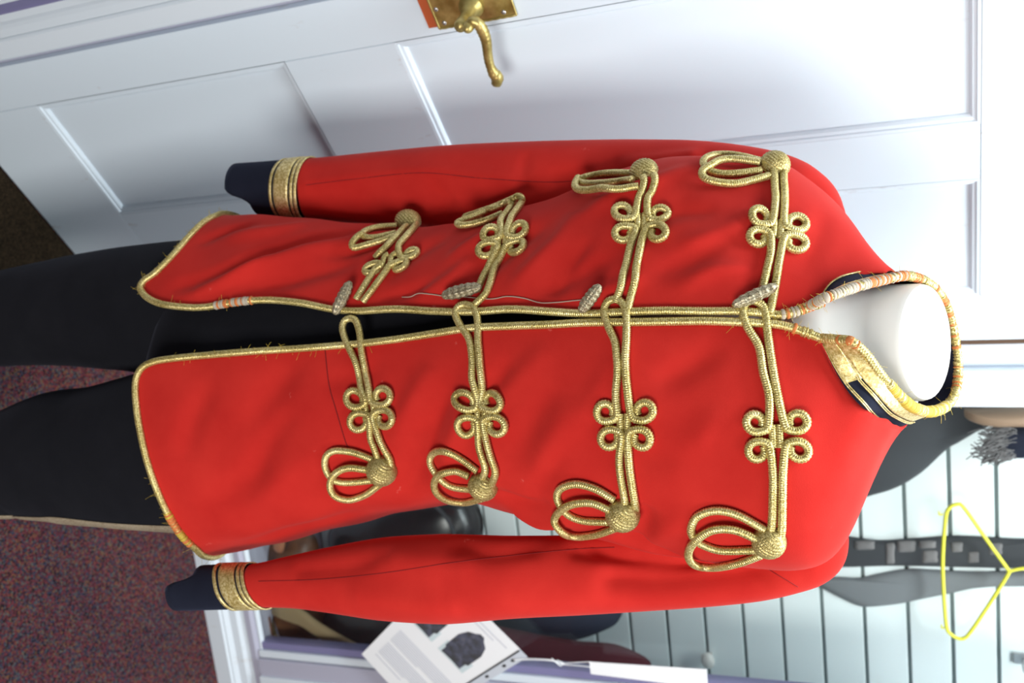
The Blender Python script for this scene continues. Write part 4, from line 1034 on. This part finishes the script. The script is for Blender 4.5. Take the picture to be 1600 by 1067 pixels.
# yellow hanger
hg = empty('clothes_hanger', CAB.hit(1476, 890, BACK + 0.05), 'bright yellow plastic clothes hanger hanging empty in the cabinet', 'hanger')
hp = [(1576, 891), (1540, 841), (1506, 793), (1495, 788), (1482, 795), (1477, 815), (1473, 884), (1478, 972), (1486, 991), (1502, 998), (1515, 989), (1545, 945), (1574, 899), (1576, 893)]
P = spline([CAB.hit(x, y, BACK + 0.05) for x, y in hp], 160)
mesh('hanger_body', *tube_data(P, 0.0035, 10), M['yellow'], hg)
P = spline([CAB.hit(x, y, BACK + 0.05) for x, y in [(1575, 893), (1592, 889), (1615, 887), (1632, 892), (1642, 905), (1638, 918), (1626, 922)]], 40)
mesh('hook', *tube_data(P, 0.0030, 8), M['yellow'], hg)
for x, y in ((1474, 803), (1478, 980)):
    P = spline([CAB.hit(x, y, BACK + 0.05), CAB.hit(x - 6, y + 1, BACK + 0.05), CAB.hit(x - 7, y - 4, BACK + 0.05)], 10)
    mesh('strap_notch', *tube_data(P, 0.0016, 6), M['yellow'], hg)
# small hooks on the slatted wall
hk = empty('slatwall_hook', CAB.hit(1590, 1027, BACK), 'chrome slatwall bracket right of the yellow hanger', 'hook')
s, z = CAB.sz(1594, 1027, BACK)
fbox('plate', CAB, s - 0.011, s + 0.011, BACK + 0.0005, BACK + 0.006, z - 0.012, z + 0.022, M['steel'], hk, 0.001)
P = spline([CAB.P(s, BACK + 0.006, z + 0.006), CAB.P(s, BACK + 0.05, z + 0.004), CAB.P(s, BACK + 0.07, z + 0.016)], 20)
mesh('prong', *tube_data(P, 0.003, 8), M['steel'], hk)
pg = empty('wall_peg', CAB.hit(1108, 1030, BACK), 'white mushroom-headed peg on the slatted wall above the white tag', 'peg')
pc = CAB.hit(1106, 1032, BACK + 0.03)
V, Fc = ellipsoid(pc, [CAB.d * 0.019, np.array([0, 0, 0.015]), CAB.n * 0.010], 20, 12); mesh('head', V, Fc, M['plastic_white'], pg)
V, Fc = tube_data(np.array([pc - CAB.n * 0.003, pc - CAB.n * 0.0295]), 0.005, 12); mesh('stem', V, Fc, M['plastic_white'], pg)

# leather case, black helmet, folded cloths low in the cabinet
ls = empty('leather_satchel', CAB.hit(404, 930, -0.12), 'brown leather satchel with tan strap on the cabinet floor behind the cuff', 'satchel')
pillow('body', [(404, 836), (402, 900), (402, 960), (405, 1004), (440, 1010), (490, 1004), (502, 985), (500, 930), (492, 890), (486, 850), (466, 832), (430, 828)], -0.165, 0.085, M['leather'], ls)
pillow('strap', [(404, 945), (440, 940), (470, 952), (500, 974), (560, 1008), (590, 1016), (560, 1022), (520, 1010), (470, 978), (440, 962), (412, 958)], -0.079, 0.012, M['tan'], ls, n=60, rings=5)
pillow('front_flap', [(403, 962), (402, 1000), (406, 1011), (440, 1013), (480, 1012), (470, 1006), (432, 994), (420, 972)], -0.079, 0.014, M['tan'], ls, n=50, rings=5)
pillow('medallion', [(408, 968), (411, 990), (418, 994), (421, 980), (418, 966), (412, 962)], -0.067, 0.008, M['copper'], ls, n=30, rings=5)
pillow('medallion', [(428, 832), (428, 858), (440, 864), (445, 846), (441, 830)], -0.083, 0.010, M['copper'], ls, n=30, rings=5)
hl = empty('black_helmet', CAB.hit(520, 870, -0.2), 'glossy black round helmet in the cabinet between torso and sleeve', 'helmet')
pillow('shell', [(560, 800), (520, 820), (512, 850), (530, 900), (600, 920), (690, 915), (735, 880), (747, 832), (738, 795), (715, 772), (660, 770), (600, 780)], -0.295, 0.10, M['helmet'], hl, 0.5)
P = spline([CAB.hit(x, y, -0.192) for x, y in [(668, 782), (690, 800), (705, 822), (712, 850), (705, 880)]], 30)
mesh('sheen_band', *tube_data(P, 0.006, 8, flat=0.5), M['dark_grey'], hl)  # lighter band modelled in place of the sheen on the dome
o = pillow('grey_bag', [(506, 955), (507, 990), (520, 1025), (560, 1034), (625, 1032), (640, 1000), (640, 940), (600, 922), (540, 925)], -0.192, 0.07, M['dark_grey'])
tag(o, 'dark grey cloth bag beside the brown satchel, under the white sheet', 'bag')
o = pillow('blue_cloth', [(765, 930), (760, 970), (775, 1005), (850, 1002), (910, 995), (965, 972), (955, 930), (880, 918), (800, 915)], -0.295, 0.09, M['blue_cloth'])
tag(o, 'dark blue folded garment between the white sheet and the slats', 'garment')
o = pillow('burgundy_cloth', [(655, 985), (660, 1040), (740, 1064), (900, 1072), (1000, 1066), (1012, 1044), (985, 1026), (950, 1014), (900, 1010), (850, 1002), (790, 990), (720, 975)], -0.17, 0.08, M['burgundy'])
tag(o, 'burgundy cloth with curved edge behind the string of the tag', 'cloth')

# ------------------------------------------------------------------ printed sheet and tag hung before the glass
TP = 0.012
A0, B0, C0_, D0_ = [CAB.hit(x, y, TP) for x, y in ((565, 1022), (689, 893), (812, 1014), (652, 1116))]
sheet = empty('printed_sheet', (A0 + C0_) / 2 * np.array([1, 1, 0]) + np.array([0, 0, min(A0[2], D0_[2])]), 'white printed sheet with two photographs of dark coats, hung tilted on the case', 'sheet')
def sh(a, b, t=0.0):
    """a: 0 left edge .. 1 right edge of the page, b: 0 foot .. 1 head"""
    foot = A0 * (1 - a) + D0_ * a; head = B0 * (1 - a) + C0_ * a
    return foot * (1 - b) + head * b + CAB.n * t
def sheet_poly(mb, pts, t, th=0.0002):
    n = len(pts); V = [sh(a, b, t) for a, b in pts] + [sh(a, b, t - th) for a, b in pts]
    mb.add(V, [tuple(range(n)), tuple(range(2 * n - 1, n - 1, -1))] + [(i, n + i, n + (i + 1) % n, (i + 1) % n) for i in range(n)])
mb = MB(); sheet_poly(mb, [(0, 0), (1, 0), (1, 1), (0, 1)], 0, 0.0008); mb.build('page', M['paper'], sheet, False)
mb = MB()
def line(b, a0, a1, h=0.006): sheet_poly(mb, [(a0, b), (a1, b), (a1, b + h), (a0, b + h)], 0.0005)
line(0.93, 0.46, 0.93); line(0.90, 0.46, 0.80)
b = 0.40
for para in (8, 8, 1):
    for k in range(para):
        line(b, 0.12, 0.93 if k < para - 1 else 0.55); b -= 0.0165
    b -= 0.02
tag(mb.build('printed_text', M['ink'], sheet, False), kind='stuff')
for a0, b0 in ((0.10, 0.54), (0.55, 0.54)):
    mbp = MB(); sheet_poly(mbp, [(a0 - 0.02, b0 - 0.01), (a0 + 0.34, b0 - 0.01), (a0 + 0.34, b0 + 0.10), (a0 - 0.02, b0 + 0.10)], 0.0004)
    ph_ = mbp.build('printed_photograph', M['photo_pale'], sheet, False)
    mbp = MB(); sheet_poly(mbp, [(a0 + x, b0 + y) for x, y in ((0.02, 0), (0.02, 0.05), (0.0, 0.06), (0.0, 0.20), (0.04, 0.27), (0.10, 0.30), (0.13, 0.325), (0.18, 0.325), (0.21, 0.30), (0.27, 0.27), (0.31, 0.20), (0.31, 0.07), (0.285, 0.06), (0.285, 0), (0.16, 0.005))], 0.0007)
    mbp.build('printed_coat', M['photo_dark'], ph_, False)
# punched plastic strip along the page's right edge
mbp = MB(); sheet_poly(mbp, [(1.0, 0.0), (1.10, 0.0), (1.10, 1.0), (1.0, 1.0)], 0.0004, 0.0006); sp_ = mbp.build('punched_strip', M['plastic_clear'], sheet, False)
mbp = MB(); sheet_poly(mbp, [(1.0, 0.0), (1.018, 0.0), (1.018, 0.99), (1.0, 0.99)], 0.0008); mbp.build('strip_fold', M['dark_grey'], sp_, False)
for k in (0.12, 0.36, 0.52, 0.66, 0.82, 0.90):
    mbp = MB(); sheet_poly(mbp, [(1.055 + 0.016 * math.cos(x), k + 0.016 * math.sin(x)) for x in np.linspace(0, 2 * math.pi, 10, endpoint=False)], 0.0009)
    mbp.build('punched_hole', M['dark_grey'], sp_, False)
tgc = [CAB.hit(x, y, 0.008) for x, y in ((921, 1034), (1104, 1046), (1106, 1076), (923, 1053))]
th = empty('swing_tag', (tgc[0] + tgc[2]) / 2 * np.array([1, 1, 0]) + np.array([0, 0, min(p[2] for p in tgc)]), 'blank white card tag tied with white string above the printed sheet', 'tag')
mesh('card', [p for p in tgc] + [p - CAB.n * 0.0012 for p in tgc], [(0, 1, 2, 3), (7, 6, 5, 4), (0, 4, 5, 1), (1, 5, 6, 2), (2, 6, 7, 3), (3, 7, 4, 0)], M['paper'], th, False)
for pts in ([(802, 1030), (830, 1029), (862, 1031), (876, 1036), (900, 1035), (922, 1034)], [(802, 1031), (840, 1031), (866, 1033), (880, 1038), (905, 1040), (922, 1042)], [(862, 1028), (868, 1034), (876, 1040), (880, 1036), (870, 1031)]):
    mesh('string', *tube_data(spline([CAB.hit(x, y, 0.0145 if x < 870 else 0.0095) for x, y in pts], 40), 0.0009, 6), M['thread_white'] if False else M['paper'], th)
